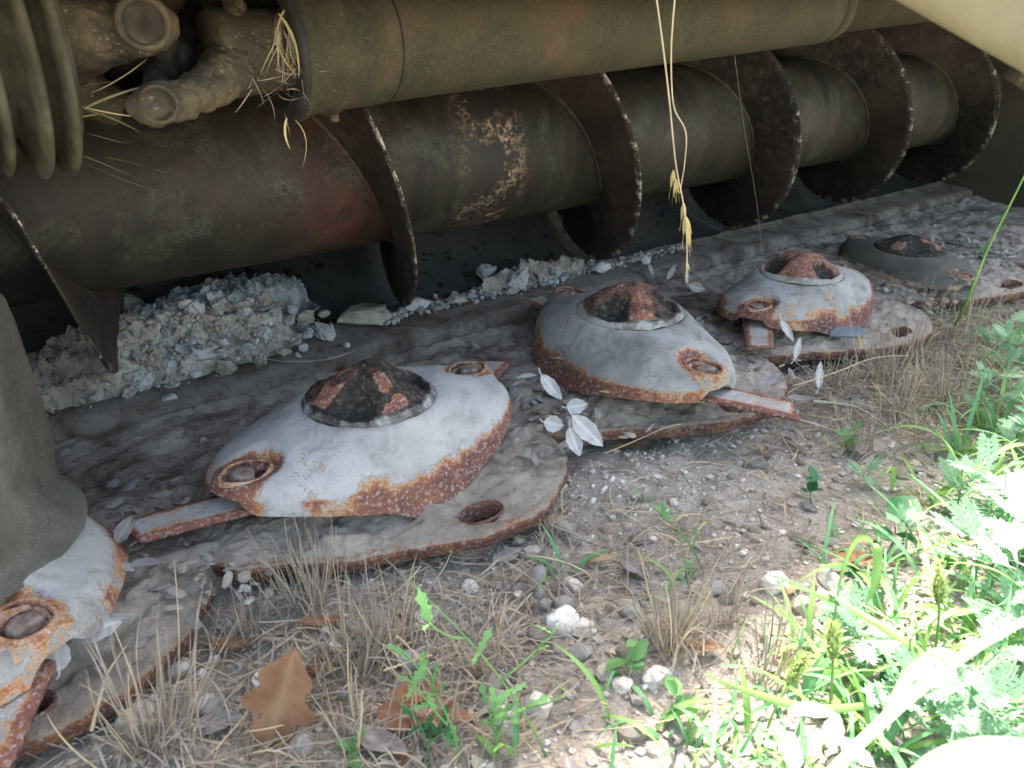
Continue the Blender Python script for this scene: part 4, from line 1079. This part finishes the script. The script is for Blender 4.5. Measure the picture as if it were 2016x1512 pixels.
# rz is in world; screen-right is about -TH
SR = -TH
LV = [
 (565, 1440, None, .070, .044, SR+R(75), 'leaf_brown', 'big torn brown leaf standing at the bottom left of centre', .1, .15, (-.5, -.3), 3),
 (850, 1425, None, .058, .030, SR+R(-8), 'leaf_red', 'large smooth reddish brown leaf under the bottom weeds', .05, .2, (-.2, 0), 0),
 (790, 1440, None, .032, .020, SR+R(-15), 'leaf_red', 'pinkish brown leaf overlapping the large reddish one', .15, .3, (-.3, .2), 0),
 (820, 1385, None, .040, .026, SR+R(20), 'leaf_brown', 'brown leaf half hidden above the large reddish one', .1, .2, (-.1, 0), 0),
 (750, 1480, None, .042, .020, SR+R(-20), 'leaf_grey', 'dark grey leaf at the bottom left of the red leaves', .1, .2, (-.1, .1), 0),
 (635, 1330, None, .024, .018, SR+R(10), 'leaf_brown', 'small round brown leaf right of the faceted white stone', .1, .2, (0, 0), 0),
 (465, 1285, None, .036, .015, SR+R(5), 'leaf_brown', 'brown leaf lying left of the dense dry tuft', .1, .2, (0, 0), 0),
 (640, 1240, None, .040, .012, SR+R(8), 'leaf_brown', 'narrow brown leaf in the base of the dense tuft', .1, .2, (0, 0), 0),
 (1185, 1118, None, .026, .013, SR+R(10), 'leaf_tan', 'curled tan leaf glowing beside a grass blade', .2, .5, (0, 0), 0),
 (1245, 1135, None, .034, .015, SR+R(-55), 'leaf_grey', 'grey brown leaf right of the curled tan one', .3, .3, (0, 0), 0),
 (1000, 1110, None, .034, .018, SR+R(40), 'leaf_grey', 'pale grey leaf under the slotted guard edge', .1, .2, (0, 0), 0),
 (1385, 1290, None, .030, .014, SR+R(-5), 'leaf_brown', 'orange brown leaf at the foot of the upright tuft', .1, .2, (0, 0), 0),
 (1700, 1120, None, .050, .018, SR+R(-15), 'leaf_brown', 'long brown leaf under the green blades behind the tall white stone', .1, .3, (0, 0), 0),
 (1085, 1040, None, .030, .012, SR+R(18), 'leaf_tan', 'tan leaf tucked under the corner of the slotted guard', .1, .3, (0, 0), 0),
 (410, 1180, None, .032, .0125, SR+R(80), 'leaf_white', 'pale narrow leaf hanging against the guard notch', .1, .3, (-.9, 0), 0),
 (255, 1080, .05, .026, .013, SR+R(60), 'leaf_grey', 'pinkish grey leaf beneath the knife tip', .1, .3, (-.3, 0), 0),
 (125, 1330, .045, .024, .020, SR+R(100), 'leaf_white', 'round white leaf lying below the rusty disc tip', .05, .1, (-.5, 0), 0),
 (240, 1140, .045, .026, .014, SR+R(-10), 'leaf_white', 'cream folded leaf beside the hub post base', .1, .5, (-.2, 0), 0),
 (290, 1130, .045, .022, .013, SR+R(10), 'leaf_grey', 'tan grey leaf beside the cream folded one', .1, .4, (0, 0), 0),
 (200, 1270, .045, .040, .018, SR+R(15), 'leaf_white', 'white crumpled leaf right of the rusty disc tip', .2, .4, (-.3, 0), 0),
 (220, 1240, .045, .036, .012, SR+R(5), 'leaf_white', 'narrow white leaf above the crumpled one', .2, .4, (0, 0), 0),
 (200, 1215, .045, .026, .012, SR+R(-20), 'leaf_grey', 'grey leaf at the edge of the hub disc', .2, .4, (0, 0), 0),
 (430, 1440, None, .036, .02, SR+R(20), 'leaf_grey', 'flat grey leaf left of the big torn brown leaf', .05, .1, (0, 0), 0),
 (1085, 795, .055, .036, .015, SR+R(-50), 'leaf_white', 'white leaf leaning on the mud between the two front discs', .1, .3, (-.4, 0), 0),
 (1135, 822, .052, .024, .017, SR+R(10), 'leaf_white', 'round white leaf on the second guard corner', .1, .2, (-.4, 0), 0),
 (1090, 858, .050, .022, .018, SR+R(-10), 'leaf_white', 'blunt white leaf at the left of the white sprig', .1, .2, (-.3, 0), 0),
 (1155, 885, .045, .045, .020, SR+R(-45), 'leaf_white', 'largest white leaf of the sprig over the guard corner', .1, .25, (-.4, 0), 0),
 (1130, 905, .035, .032, .016, SR+R(-70), 'leaf_white', 'white leaf hanging below the largest one', .1, .25, (-.5, 0), 0),
 (1040, 755, .06, .020, .012, SR+R(20), 'leaf_white', 'small pale leaf just right of the nearest disc lobe', .1, .25, (0, 0), 0),
 (1110, 720, .056, .024, .010, SR+R(-8), 'leaf_grey', 'oval grey leaf touching the second disc skirt', .1, .25, (0, 0), 0),
 (1320, 560, .085, .026, .009, SR+R(60), 'leaf_grey', 'pale upright leaf of the sprig behind the second cap', .1, .3, (-.9, 0), 0),
 (1350, 570, .085, .024, .008, SR+R(95), 'leaf_grey', 'narrow upright leaf in the middle of that sprig', .1, .3, (-.9, 0), 0),
 (1370, 585, .075, .026, .015, SR+R(-15), 'leaf_grey', 'rounded leaf at the right of the sprig behind the second cap', .1, .3, (-.3, 0), 0),
 (1280, 553, .085, .020, .007, SR+R(110), 'leaf_grey', 'small leaf at the left of the sprig behind the second cap', .1, .3, (-.7, 0), 0),
 (1545, 680, .055, .034, .010, SR+R(-60), 'leaf_white', 'narrow white leaf under the rusty knife stub', .1, .3, (-.5, 0), 0),
 (1565, 715, .045, .030, .009, SR+R(75), 'leaf_white', 'white folded leaf below the narrow white one', .1, .4, (-.6, 0), 0),
 (1607, 770, .03, .034, .010, SR+R(85), 'leaf_white', 'strap shaped white leaf on the straw by the forked twig', .2, .3, (-.4, 0), 0),
 (1575, 800, .02, .034, .017, SR+R(-5), 'leaf_grey', 'broad grey leaf left of the forked twig', .2, .3, (0, 0), 0),
 (1520, 765, .045, .05, .022, SR+R(50), 'leaf_grey', 'stiff grey leaf with ribs right of the second disc tip', .3, .3, (0, 0), 0),
 (1550, 870, None, .022, .014, SR+R(0), 'leaf_grey', 'dark small leaf beside the second knife tip', .1, .3, (0, 0), 0),
 (1240, 890, None, .034, .012, SR+R(12), 'leaf_brown', 'grey brown leaf under the second guard lip', .1, .3, (0, 0), 0),
 (1690, 700, .05, .020, .006, SR+R(-70), 'leaf_tan', 'pale seed husk leaf in the far straw', .2, .5, (-.5, 0), 0),
]
for (u, v, z, ln, wd, rz, mt, lb, cu, cp, ti, lo) in LV:
    leaf(u, v, z, ln, wd, rz, mt, lb, cu, cp, ti, lo)
LG = 'small faded leaf scraps strewn over the soil'
for k in range(70):
    x = rnd.uniform(-.05, 1.5); y = rnd.uniform(.12, .49)
    V, Fc, ve = leafmesh(rnd.uniform(.010, .024), rnd.uniform(.005, .011), .3*rnd.random(), .4, 1, k)
    mb = MB(); mb.add(V, Fc, 0, vein=ve); o = mb.build('leaf_scrap', M[rnd.choice(('leaf_brown', 'leaf_grey', 'leaf_grey', 'leaf_tan'))])
    o.location = (x, y, gz(x, y)+.003); o.rotation_euler = (rnd.gauss(0, .3), rnd.gauss(0, .3), rnd.uniform(0, 6.28))
    tag(o, 'small faded scrap of dead leaf lying on the soil', 'dead leaf', LG)
# ---------------------------------------------------------------- green plants
def blade_pts(p0, az, ln, el0, droop, n=12):
    pts_ = [Vector(p0)]; d = Vector((math.cos(az), math.sin(az), 0)); el = el0; st_ = ln/(n-1)
    for i in range(n-1):
        pts_.append(pts_[-1]+(d*math.cos(el)+Vector((0, 0, 1))*math.sin(el))*st_); el -= droop/(n-1)
    return pts_
def wprof(w, n): return [w*(.55+.45*math.sin(min(1, (i/(n-1))*2.2)*math.pi/2))*(1-max(0, (i/(n-1)-.45)/.55)**1.7)+.0001 for i in range(n)]
def grass_clump(x, y, n, ln, w, label, az0=None, azs=6.28, group='clumps of green grass at the right', mats=('blade', 'blade2'), seedh=0, el=(35, 85), z0=None):
    root = empty('green_grass_clump', (x, y, gz(x, y)-.003 if z0 is None else z0), 0, label, 'grass', group)
    mb = MB()
    for k in range(n):
        az = rnd.uniform(0, 6.28) if az0 is None else az0+rnd.gauss(0, azs)
        l_ = ln*rnd.uniform(.5, 1.15)
        pts_ = blade_pts((rnd.gauss(0, .006), rnd.gauss(0, .006), 0), az, l_, R(rnd.uniform(*el)), R(rnd.uniform(20, 120)))
        nn = len(pts_); ww = w*rnd.uniform(.6, 1.15)
        v, f = strip(pts_, wprof(ww, nn), None, .12)
        mb.add(v, f, rnd.randint(0, 1), vein=[0., 1., 0.]*nn)
    mb.build('blades', None, root, mats=[M[q] for q in mats])
    return root
GL = [
 (1880, 900, 9, .10, .0065, 'clump of broad bright blades leaning right above the feathery weed'), (1960, 860, 9, .12, .007, 'clump of broad blades on the right edge beside the dry straw'),
 (1830, 1000, 8, .09, .006, 'clump of broad blades just left of the feathery weed'), (1700, 1130, 5, .085, .006, 'few arching blades over the long brown leaf'),
 (1620, 1290, 9, .075, .005, 'low spreading clump below the tall white stone'), (1740, 1240, 10, .08, .0055, 'dense green clump in the lower right middle'),
 (1560, 1380, 10, .07, .005, 'green clump left of the foxtails'), (1680, 1400, 12, .07, .005, 'green clump under the foxtails'),
 (1450, 1440, 9, .06, .0045, 'green clump at the bottom right of centre'), (1820, 1340, 12, .08, .0055, 'bright sunlit clump right of the foxtails'),
 (1900, 1250, 10, .09, .006, 'sunlit clump left of the lower feathery weed'), (1950, 1420, 12, .09, .006, 'overexposed clump in the bottom right corner'),
 (1350, 1480, 7, .055, .0045, 'small clump on the bottom edge right of the weeds'), (1560, 1490, 10, .07, .0045, 'clump on the bottom edge below the foxtails'),
 (1720, 1490, 12, .08, .005, 'bright clump on the bottom edge at right'), (1340, 1180, 3, .05, .0035, 'two or three thin blades in the bare patch'),
 (1100, 1130, 4, .065, .0050, 'upright pair of green blades right of the slotted guard'), (1185, 1410, 4, .07, .0055, 'blades arching left beside the tall branching weed'),
 (1290, 1420, 3, .07, .005, 'single arching blade near the trefoil sprout'), (1010, 1490, 3, .05, .006, 'short broad blade on the bottom edge'),
 (1640, 880, 3, .03, .004, 'tiny sprout with three blades below the second knife'), (1450, 895, 3, .028, .004, 'tiny sprout in front of the second knife tip'),
 (1910, 620, 4, .06, .004, 'shaded thin blades beside the leaning bright stem'), (1940, 1080, 9, .09, .006, 'clump of blades behind the feathery weed'),
 (1760, 1060, 4, .07, .0045, 'few thin blades behind the kidney shaped leaves'), (1980, 700, 6, .09, .006, 'shaded clump on the right edge under the leaning stem'),
]
for (u, v, n, ln, w, lb) in ((2050, 820, 8, .15, .006, 'long blades arching left from beyond the right edge at mid height'), (2060, 950, 8, .16, .007, 'long blades arching left from beyond the right edge below mid height'),
 (2040, 1100, 8, .15, .007, 'long blades arching left behind the lowest feathery weeds'), (2060, 1260, 8, .15, .007, 'long blades arching left from the right edge above the corner')):
    p = G(u, v); grass_clump(p.x, p.y, n, ln, w, lb, az0=math.pi-TH+.2, azs=.5, el=(40, 80))
for (u, v, n, ln, w, lb) in GL:
    p = G(u, v); grass_clump(p.x, p.y, n, ln, w, lb)
mb = MB(); kk = 0
while kk < 1900:
    x = rnd.uniform(.28, 1.9); y = rnd.uniform(-.12, .44)
    if y > .20+.22*max(0, x-.4)+rnd.gauss(0, .03): continue
    kk += 1
    pts_ = blade_pts((x, y, gz(x, y)-.002), rnd.uniform(0, 6.28), rnd.uniform(.04, .095)*(1+.35*min(1, max(0, x-.6))), R(rnd.uniform(30, 85)), R(rnd.uniform(30, 130)), 10)
    v, f = strip(pts_, wprof(rnd.uniform(.0022, .0055), 10), None, .12); mb.add(v, f, rnd.randint(0, 1), vein=[0., 1., 0.]*10)
o = mb.build('grass_cover', None, mats=[M['blade'], M['blade2']]); tag(o, 'thick bright green grass blades mingled at the right', kind='stuff')
mb = MB()
for k in range(3400):                  # ground cover of fine green blades at the right
    x = rnd.uniform(.25, 1.9); y = rnd.uniform(-.1, .45)
    lim = .215+.23*max(0, x-.4)
    if y > lim+rnd.gauss(0, .05): continue
    pts_ = blade_pts((x, y, gz(x, y)-.002), rnd.uniform(0, 6.28), rnd.uniform(.015, .05), R(rnd.uniform(30, 85)), R(rnd.uniform(10, 100)), 7)
    v, f = strip(pts_, wprof(rnd.uniform(.001, .0032), 7), None, .1); mb.add(v, f, rnd.randint(0, 1), vein=0.)
o = mb.build('fine_grass', None, mats=[M['blade'], M['blade2']]); tag(o, 'fine green grass covering the soil at the right', kind='stuff')
# branching weed with small toothed leaves
def toothleaf(ln, wd, teeth=3):
    pts2 = []; n = teeth*4+2
    V = []
    for i in range(n):
        t = i/(n-1); base = math.sin(math.pi*min(1, t*.96+.02))**.7
        tooth = (.35, .55, 1.0, .5)[i % 4]
        w = wd*.5*base*tooth*(1-.3*t) if 0 < i < n-1 else wd*.03
        z = .25*ln*t*(1-t)
        V += [(t*ln+.12*wd*(tooth > .9), -w, z), (t*ln, 0, z-.02*wd), (t*ln+.12*wd*(tooth > .9), w, z)]
    return V, gridf(n, 3)
def orient(V, d, up=Vector((0, 0, 1)), roll=0):
    d = Vector(d).normalized(); s = up.cross(d)
    s = s.normalized() if s.length > 1e-4 else d.orthogonal().normalized(); u_ = d.cross(s)
    Mx = Matrix((d, s, u_)).transposed() @ Matrix.Rotation(roll, 3, 'X')
    return np.array(V) @ np.array(Mx).T
def weed(u, v, hgt, label, lean=(0, 0), nl=12, lsz=.016, mat='leaf_green', branches=0, group=None, wd=.6, kind='tooth', stemr=.0009, name='toothed_weed', p=None, cat='weed'):
    p = p or G(u, v); root = empty(name, p, 0, label, cat, group)
    top = Vector((lean[0], lean[1], hgt)); main = bez((0, 0, -.004), (top.x*.25+rnd.gauss(0, .006), top.y*.25+rnd.gauss(0, .006), hgt*.55), top, 14)
    stems = [main]
    for b in range(branches):
        q = main[int(4+b*8/max(1, branches))]; az = rnd.uniform(0, 6.28); l_ = hgt*rnd.uniform(.3, .5)
        stems.append(bez(q, q+Vector((math.cos(az)*l_*.4, math.sin(az)*l_*.4, l_*.3)), q+Vector((math.cos(az)*l_*.7, math.sin(az)*l_*.7, l_*.75)), 8))
    mb = MB()
    for s in stems:
        vv, ff = tube(s, [stemr*(1-.6*i/len(s)) for i in range(len(s))], 6); mb.add(vv, ff, 0, vein=1.)
    mb.build('stem', M[mat], root)
    for k in range(nl):
        s = stems[k % len(stems)]; q = s[min(len(s)-1, int((.15+.85*rnd.random())*len(s)))]
        az = k*2.4+rnd.gauss(0, .3); el = R(rnd.uniform(-5, 55)); d = Vector((math.cos(az)*math.cos(el), math.sin(az)*math.cos(el), math.sin(el)))
        l_ = lsz*rnd.uniform(.6, 1.25)
        if kind == 'tooth': V, Fc = toothleaf(l_, l_*wd, rnd.choice((2, 3)))
        elif kind == 'oval':
            V, Fc, _ = leafmesh(l_, l_*wd, -.1, .2, 1, k, 0, 10, 5); V = [(x+l_/2, y, z) for x, y, z in V]
        elif kind == 'feather': V, Fc = feather(l_)
        V = orient(V, d, roll=rnd.gauss(0, .3)); o = mesh('leaf', V, Fc, M[mat], root); o.location = q
    return root
def feather(ln):
    V = []; Fc = []
    def seg(p0, p1, w0, w1, bump=0):
        nonlocal V, Fc
        p0, p1 = Vector(p0), Vector(p1); mid = (p0+p1)/2
        vv, ff = strip([p0, p0*.65+p1*.35, p0*.3+p1*.7, p1], [w0, w1, w1*.8, .0003], None, .1); b = len(V)
        V += vv; Fc += [tuple(i+b for i in f) for f in ff]
    seg((0, 0, 0), (ln, 0, -.10*ln), ln*.05, ln*.09)
    for i in range(5):
        t = .25+.15*i; L_ = ln*(.42-.05*abs(i-1.5))
        for sg in (1, -1):
            b = Vector((ln*t, 0, -.10*ln*t)); e = b+Vector((L_*.75, sg*L_*.62, -.02*ln))
            seg(b, e, ln*.06, ln*.075)
            for q in (.45, .7):
                c = b.lerp(e, q); seg(c, c+Vector((L_*.38, sg*L_*.05, 0)), ln*.03, ln*.045); seg(c, c+Vector((L_*.12, sg*L_*.36, 0)), ln*.03, ln*.045)
    return V, Fc
WD = [
 (1080, 1490, .125, 'tallest branching weed, pale stem rising from the bottom edge towards the slotted guard', (-.055, .075), 13, .020, 'leaf_green', 3, 'tooth', .45),
 (905, 1500, .085, 'toothed weed over the large reddish leaf', (-.02, .03), 12, .017, 'leaf_green', 2, 'tooth', .5),
 (845, 1510, .05, 'short toothed weed at the bottom left of the others', (-.01, .02), 9, .016, 'leaf_deep', 1, 'tooth', .55),
 (985, 1490, .055, 'low toothed weed with paler leaves beside the tallest weed', (.0, .02), 12, .017, 'leaf_green', 2, 'tooth', .55),
 (1390, 1130, .08, 'thin yellowish branching weed rising in the bare patch', (-.05, .05), 10, .013, 'leaf_green', 2, 'tooth', .4),
 (1360, 1180, .05, 'pale fine weed beside the upright dry tuft', (.01, .03), 8, .010, 'leaf_green', 1, 'tooth', .5),
 (1680, 900, .035, 'dark feathery seedling beside the second knife tip', (0, .01), 8, .018, 'leaf_green', 1, 'feather', .5),
 (1700, 960, .03, 'grey green feathery seedling in front of the far straw', (.01, 0), 8, .020, 'mug', 1, 'feather', .5),
 (1780, 1110, .045, 'lime feathery sprig behind the kidney shaped leaves', (0, .01), 6, .018, 'mug', 0, 'feather', .5),
 (1960, 1060, .085, 'tall feathery weed glowing on the right edge', (-.03, .0), 16, .034, 'mug', 2, 'feather', .5),
 (1925, 1180, .075, 'feathery weed in front of the tall glowing one', (-.01, .0), 16, .032, 'mug', 2, 'feather', .5),
 (1985, 1290, .080, 'feathery weed lowest on the right edge', (-.01, .0), 16, .034, 'mug', 2, 'feather', .5),
 (1890, 1390, .055, 'feathery weed beneath the broad pale blade', (.0, .0), 12, .026, 'mug', 2, 'feather', .5),
 (1840, 1470, .045, 'white lit feathery weed near the bottom right corner', (.0, .0), 12, .026, 'mug', 2, 'feather', .5),
 (2005, 900, .09, 'feathery weed half cut by the right edge above the glowing one', (-.02, .0), 12, .030, 'mug', 1, 'feather', .5),
 (1235, 1340, .028, 'trefoil sprout with rounded leaves in the bare patch', (.012, .006), 6, .017, 'leaf_green', 1, 'oval', .62),
 (690, 1490, .014, 'single small green sprout at the bottom left of the grey leaf', (0, 0), 3, .018, 'leaf_green', 0, 'oval', .5),
 (1330, 1410, .022, 'rounded leaf sprout below the trefoil', (0, 0), 6, .017, 'leaf_green', 0, 'oval', .6),
 (1600, 990, .030, 'heart shaped pair of leaves on bare soil', (0, 0), 5, .018, 'leaf_deep', 0, 'oval', .8),
 (1745, 1085, .034, 'kidney shaped broad dark leaves', (0, 0), 3, .030, 'leaf_deep', 0, 'oval', .9),
 (1740, 1370, .030, 'clover like sprout left of the sunlit clump', (0, 0), 8, .014, 'leaf_deep', 1, 'oval', .5),
 (1860, 1130, .035, 'round leaved sprout under the feathery weeds', (0, 0), 9, .016, 'leaf_green', 1, 'oval', .7),
]
for (u, v, h_, lb, ln_, nl, ls, mt, br, kd, wd_) in WD:
    weed(u, v, h_, lb, ln_, nl, ls, mt, br, None, wd_, kd)
for (u, v, h_, lb) in ((1975, 760, .10, 'tall leafy weed on the right edge under the leaning bright stem'), (1930, 830, .07, 'leafy weed between far straw and the right edge'),
 (2000, 1180, .10, 'feathery weed pressed to the right edge beside the tall glowing one'), (1880, 1010, .06, 'feathery weed left of the tall glowing one'), (1940, 1480, .05, 'bleached feathery weed in the very corner'),
 (1780, 1400, .045, 'bleached feathery weed between foxtail and broad pale blade'), (1700, 1300, .04, 'small feathery weed among the dense green clump')):
    weed(u, v, h_, lb, (rnd.gauss(-.01, .01), 0), 16, .030, 'mug', 2, None, .5, 'feather')
# bright leaning stem at the right edge
st, o0 = stalk('leaning_weed', [gpt(1880, 640, .02), (1905, 590, 1.05), (1945, 490, 1.03), (1990, 400, 1.0), (2040, 300, .98)], .0022, 'blade', 'bright green leaning stem on the right edge in front of the dark machine', 'weed')
for k in range(9):
    t = k/9; c = at(1905+90*t+rnd.gauss(0, 3), 590-190*t, 1.04)-o0
    V, Fc = feather(.018*rnd.uniform(.6, 1.2)); V = orient(V, (rnd.gauss(0, 1), rnd.gauss(0, 1), -.2)); o = mesh('leaf', V, Fc, M['leaf_deep'], st); o.location = c
# foxtails
def foxtail(u, v, hgt, lean, ln, label):
    p = G(u, v); root = empty('foxtail_grass', p, 0, label, 'foxtail')
    top = Vector((lean[0], lean[1], hgt)); m_ = bez((0, 0, 0), (top.x*.2, top.y*.2, hgt*.7), top, 12)
    vv, ff = tube(m_, .0009, 6); mesh('stem', vv, ff, M['blade'], root)
    d = (m_[-1]-m_[-2]).normalized(); mb = MB()
    for k in range(420):
        t = rnd.random(); c = top+d*ln*t; az = rnd.uniform(0, 6.28); s = d.orthogonal().normalized(); s = (Matrix.Rotation(az, 3, d) @ s)
        rr = .0032*math.sin(math.pi*min(1, t*.85+.12)); q = c+s*rr
        if k < 160:
            V = ICO1[0]*np.array([.0012, .0009, .0009])+np.array(q); mb.add(V, ICO1[1], 0)
        e = q+(s*.8+d*.7).normalized()*.006*rnd.uniform(.6, 1.1)
        vv, ff = strip([q, (q+e)/2, e], [.00028, .0002, .0001]); mb.add(vv, ff, 0)
    mb.build('seed_head', M['seed'], root); return root
foxtail(1620, 1480, .065, (.012, .012), .024, 'foxtail with the fattest bristly head in the lower right')
foxtail(1500, 1470, .045, (.02, .0), .022, 'foxtail leaning right, left of the fattest one')
foxtail(1830, 1330, .055, (.01, .01), .026, 'foxtail furthest right, beside the broad pale blade')
# crabgrass seed spikes
def spike(pxs, rad, label, mat='straw_pale'):
    ob, o0 = stalk('crabgrass_spike', pxs, rad, mat, label, 'grass spike')
    mb = MB(); P_ = [at(*q)-o0 for q in pxs]
    for i in range(len(P_)-1):
        n = max(3, int((P_[i+1]-P_[i]).length/.0028)); d = (P_[i+1]-P_[i]).normalized()
        for k in range(n):
            c = P_[i].lerp(P_[i+1], k/n); s = Vector((rnd.gauss(0, 1), rnd.gauss(0, 1), rnd.gauss(0, 1))).normalized()*.0009
            v, f = tube([c+s, c+s+d*.0014, c+s+d*.0030], [.0002, .0007, .0001], 5); mb.add(v, f, 0)
    mb.build('spikelets', M[mat], ob)
def up(u, v, dz=0): 
    g = G(u, v); return g
def sp(u0, v0, u1, v1, lift0, lift1, rad, lab):
    a = gpt(u0, v0, lift0); b = gpt(u1, v1, lift1); spike([a, ((u0+u1)/2+3, (v0+v1)/2-2, (a[2]+b[2])/2), b], rad, lab)
sp(1840, 1160, 1790, 985, .05, .06, .0008, 'tall pale seed spike pointing up left before the feathery weeds')
sp(1840, 1160, 1930, 1050, .05, .06, .0008, 'pale seed spike pointing up right from the same node')
sp(1790, 1260, 1800, 1160, .05, .06, .0008, 'short upright seed spike above the broad pale blade')
sp(1790, 1250, 1885, 1195, .05, .05, .0008, 'seed spike pointing right above the broad pale blade')
sp(1785, 1245, 1695, 1190, .05, .05, .0008, 'seed spike pointing left above the broad pale blade')
sp(1400, 1500, 1410, 1340, .05, .06, .0010, 'whitish upright seed spike at the bottom right of centre')
sp(850, 1330, 780, 1250, .03, .06, .0008, 'braided pale seed spike slanting over the dry tufts')
sp(850, 1290, 755, 1320, .03, .05, .0008, 'curved pale seed spike over the dry tufts')
sp(705, 1470, 712, 1360, .02, .05, .0010, 'brown seed spike upright near the bottom left of centre')
# broad pale blades close to the lens in the bottom right
def bigblade(pxs, ws, label, mat='blade'):
    P_ = [at(*q) for q in pxs]; Q = [P_[0]]+P_+[P_[-1]]; out = []; W = []
    for i in range(1, len(Q)-2):
        for s in range(6):
            t = s/6; a, b, c, d = Q[i-1], Q[i], Q[i+1], Q[i+2]
            out.append(.5*((2*b)+(c-a)*t+(2*a-5*b+4*c-d)*t*t+(3*b-a-3*c+d)*t**3)); W.append(ws[i-1]*(1-t)+ws[i]*t)
    out.append(P_[-1]); W.append(ws[-1]); o0 = out[0]
    view = Vector((SY*math.cos(PITCH), CY*math.cos(PITCH), -math.sin(PITCH)))
    tg = (out[-1]-out[0]).normalized()
    v, f = strip([q-o0 for q in out], W, tg.cross(view+Vector((0, 0, -.6))), .18)
    o = mesh('broad_grass_blade', v, f, M[mat], attrs={'vein': [0., 1., 0.]*len(out)}); o.location = o0; return tag(o, label, 'grass blade')
bigblade([(1560, 1600, .40), (1740, 1420, .42), (1900, 1290, .44), (2060, 1200, .45)], [.005, .0065, .006, .004], 'broad pale blade crossing the bottom right corner close to the lens', 'pale_blade')
bigblade([(1740, 1640, .30), (1850, 1530, .30), (1960, 1500, .30), (2100, 1510, .30)], [.010, .016, .018, .016], 'widest blurred pale blade in the bottom right corner', 'pale_blade')
bigblade([(1740, 1420, .46), (1790, 1330, .45), (1850, 1290, .44), (1900, 1300, .44)], [.004, .007, .008, .003], 'white lit blade arching over beside the foxtails', 'pale_blade')
bigblade([(1640, 1230, .60), (1660, 1120, .60), (1690, 1060, .59), (1725, 1080, .58), (1725, 1140, .58), (1705, 1190, .58)], [.0012, .0025, .004, .0065, .0065, .0005], 'arching blade bending over the tall white stone')
bigblade([(1390, 1330, .55), (1500, 1370, .52), (1600, 1395, .50), (1700, 1390, .49)], [.0006, .005, .006, .004], 'pale blade lying flat towards the foxtails')
bigblade([(1550, 1150, .62), (1660, 1190, .6), (1780, 1260, .57), (1820, 1290, .56)], [.0006, .005, .007, .003], 'long green blade slanting down right below the white stones')
for i, q in enumerate([(1640, 1440, 20, .34), (1600, 1400, -60, .34), (1560, 1480, 40, .34), (1680, 1480, 100, .34)]):
    pp = at(q[0], q[1], q[3]); V, Fc, ve = leafmesh(.018, .0085, .1, .2, 1, i)
    o = mesh('bleached_husk', orient(V, (math.cos(R(q[2])), math.sin(R(q[2])), .2)), Fc, M['leaf_white'], attrs={'vein': ve}); o.location = pp
    tag(o, ('rightmost upper', 'leftmost upper', 'lower left', 'lower right')[i]+' of four white blurred husks above the bottom edge', 'husk', 'white husks near the lens')
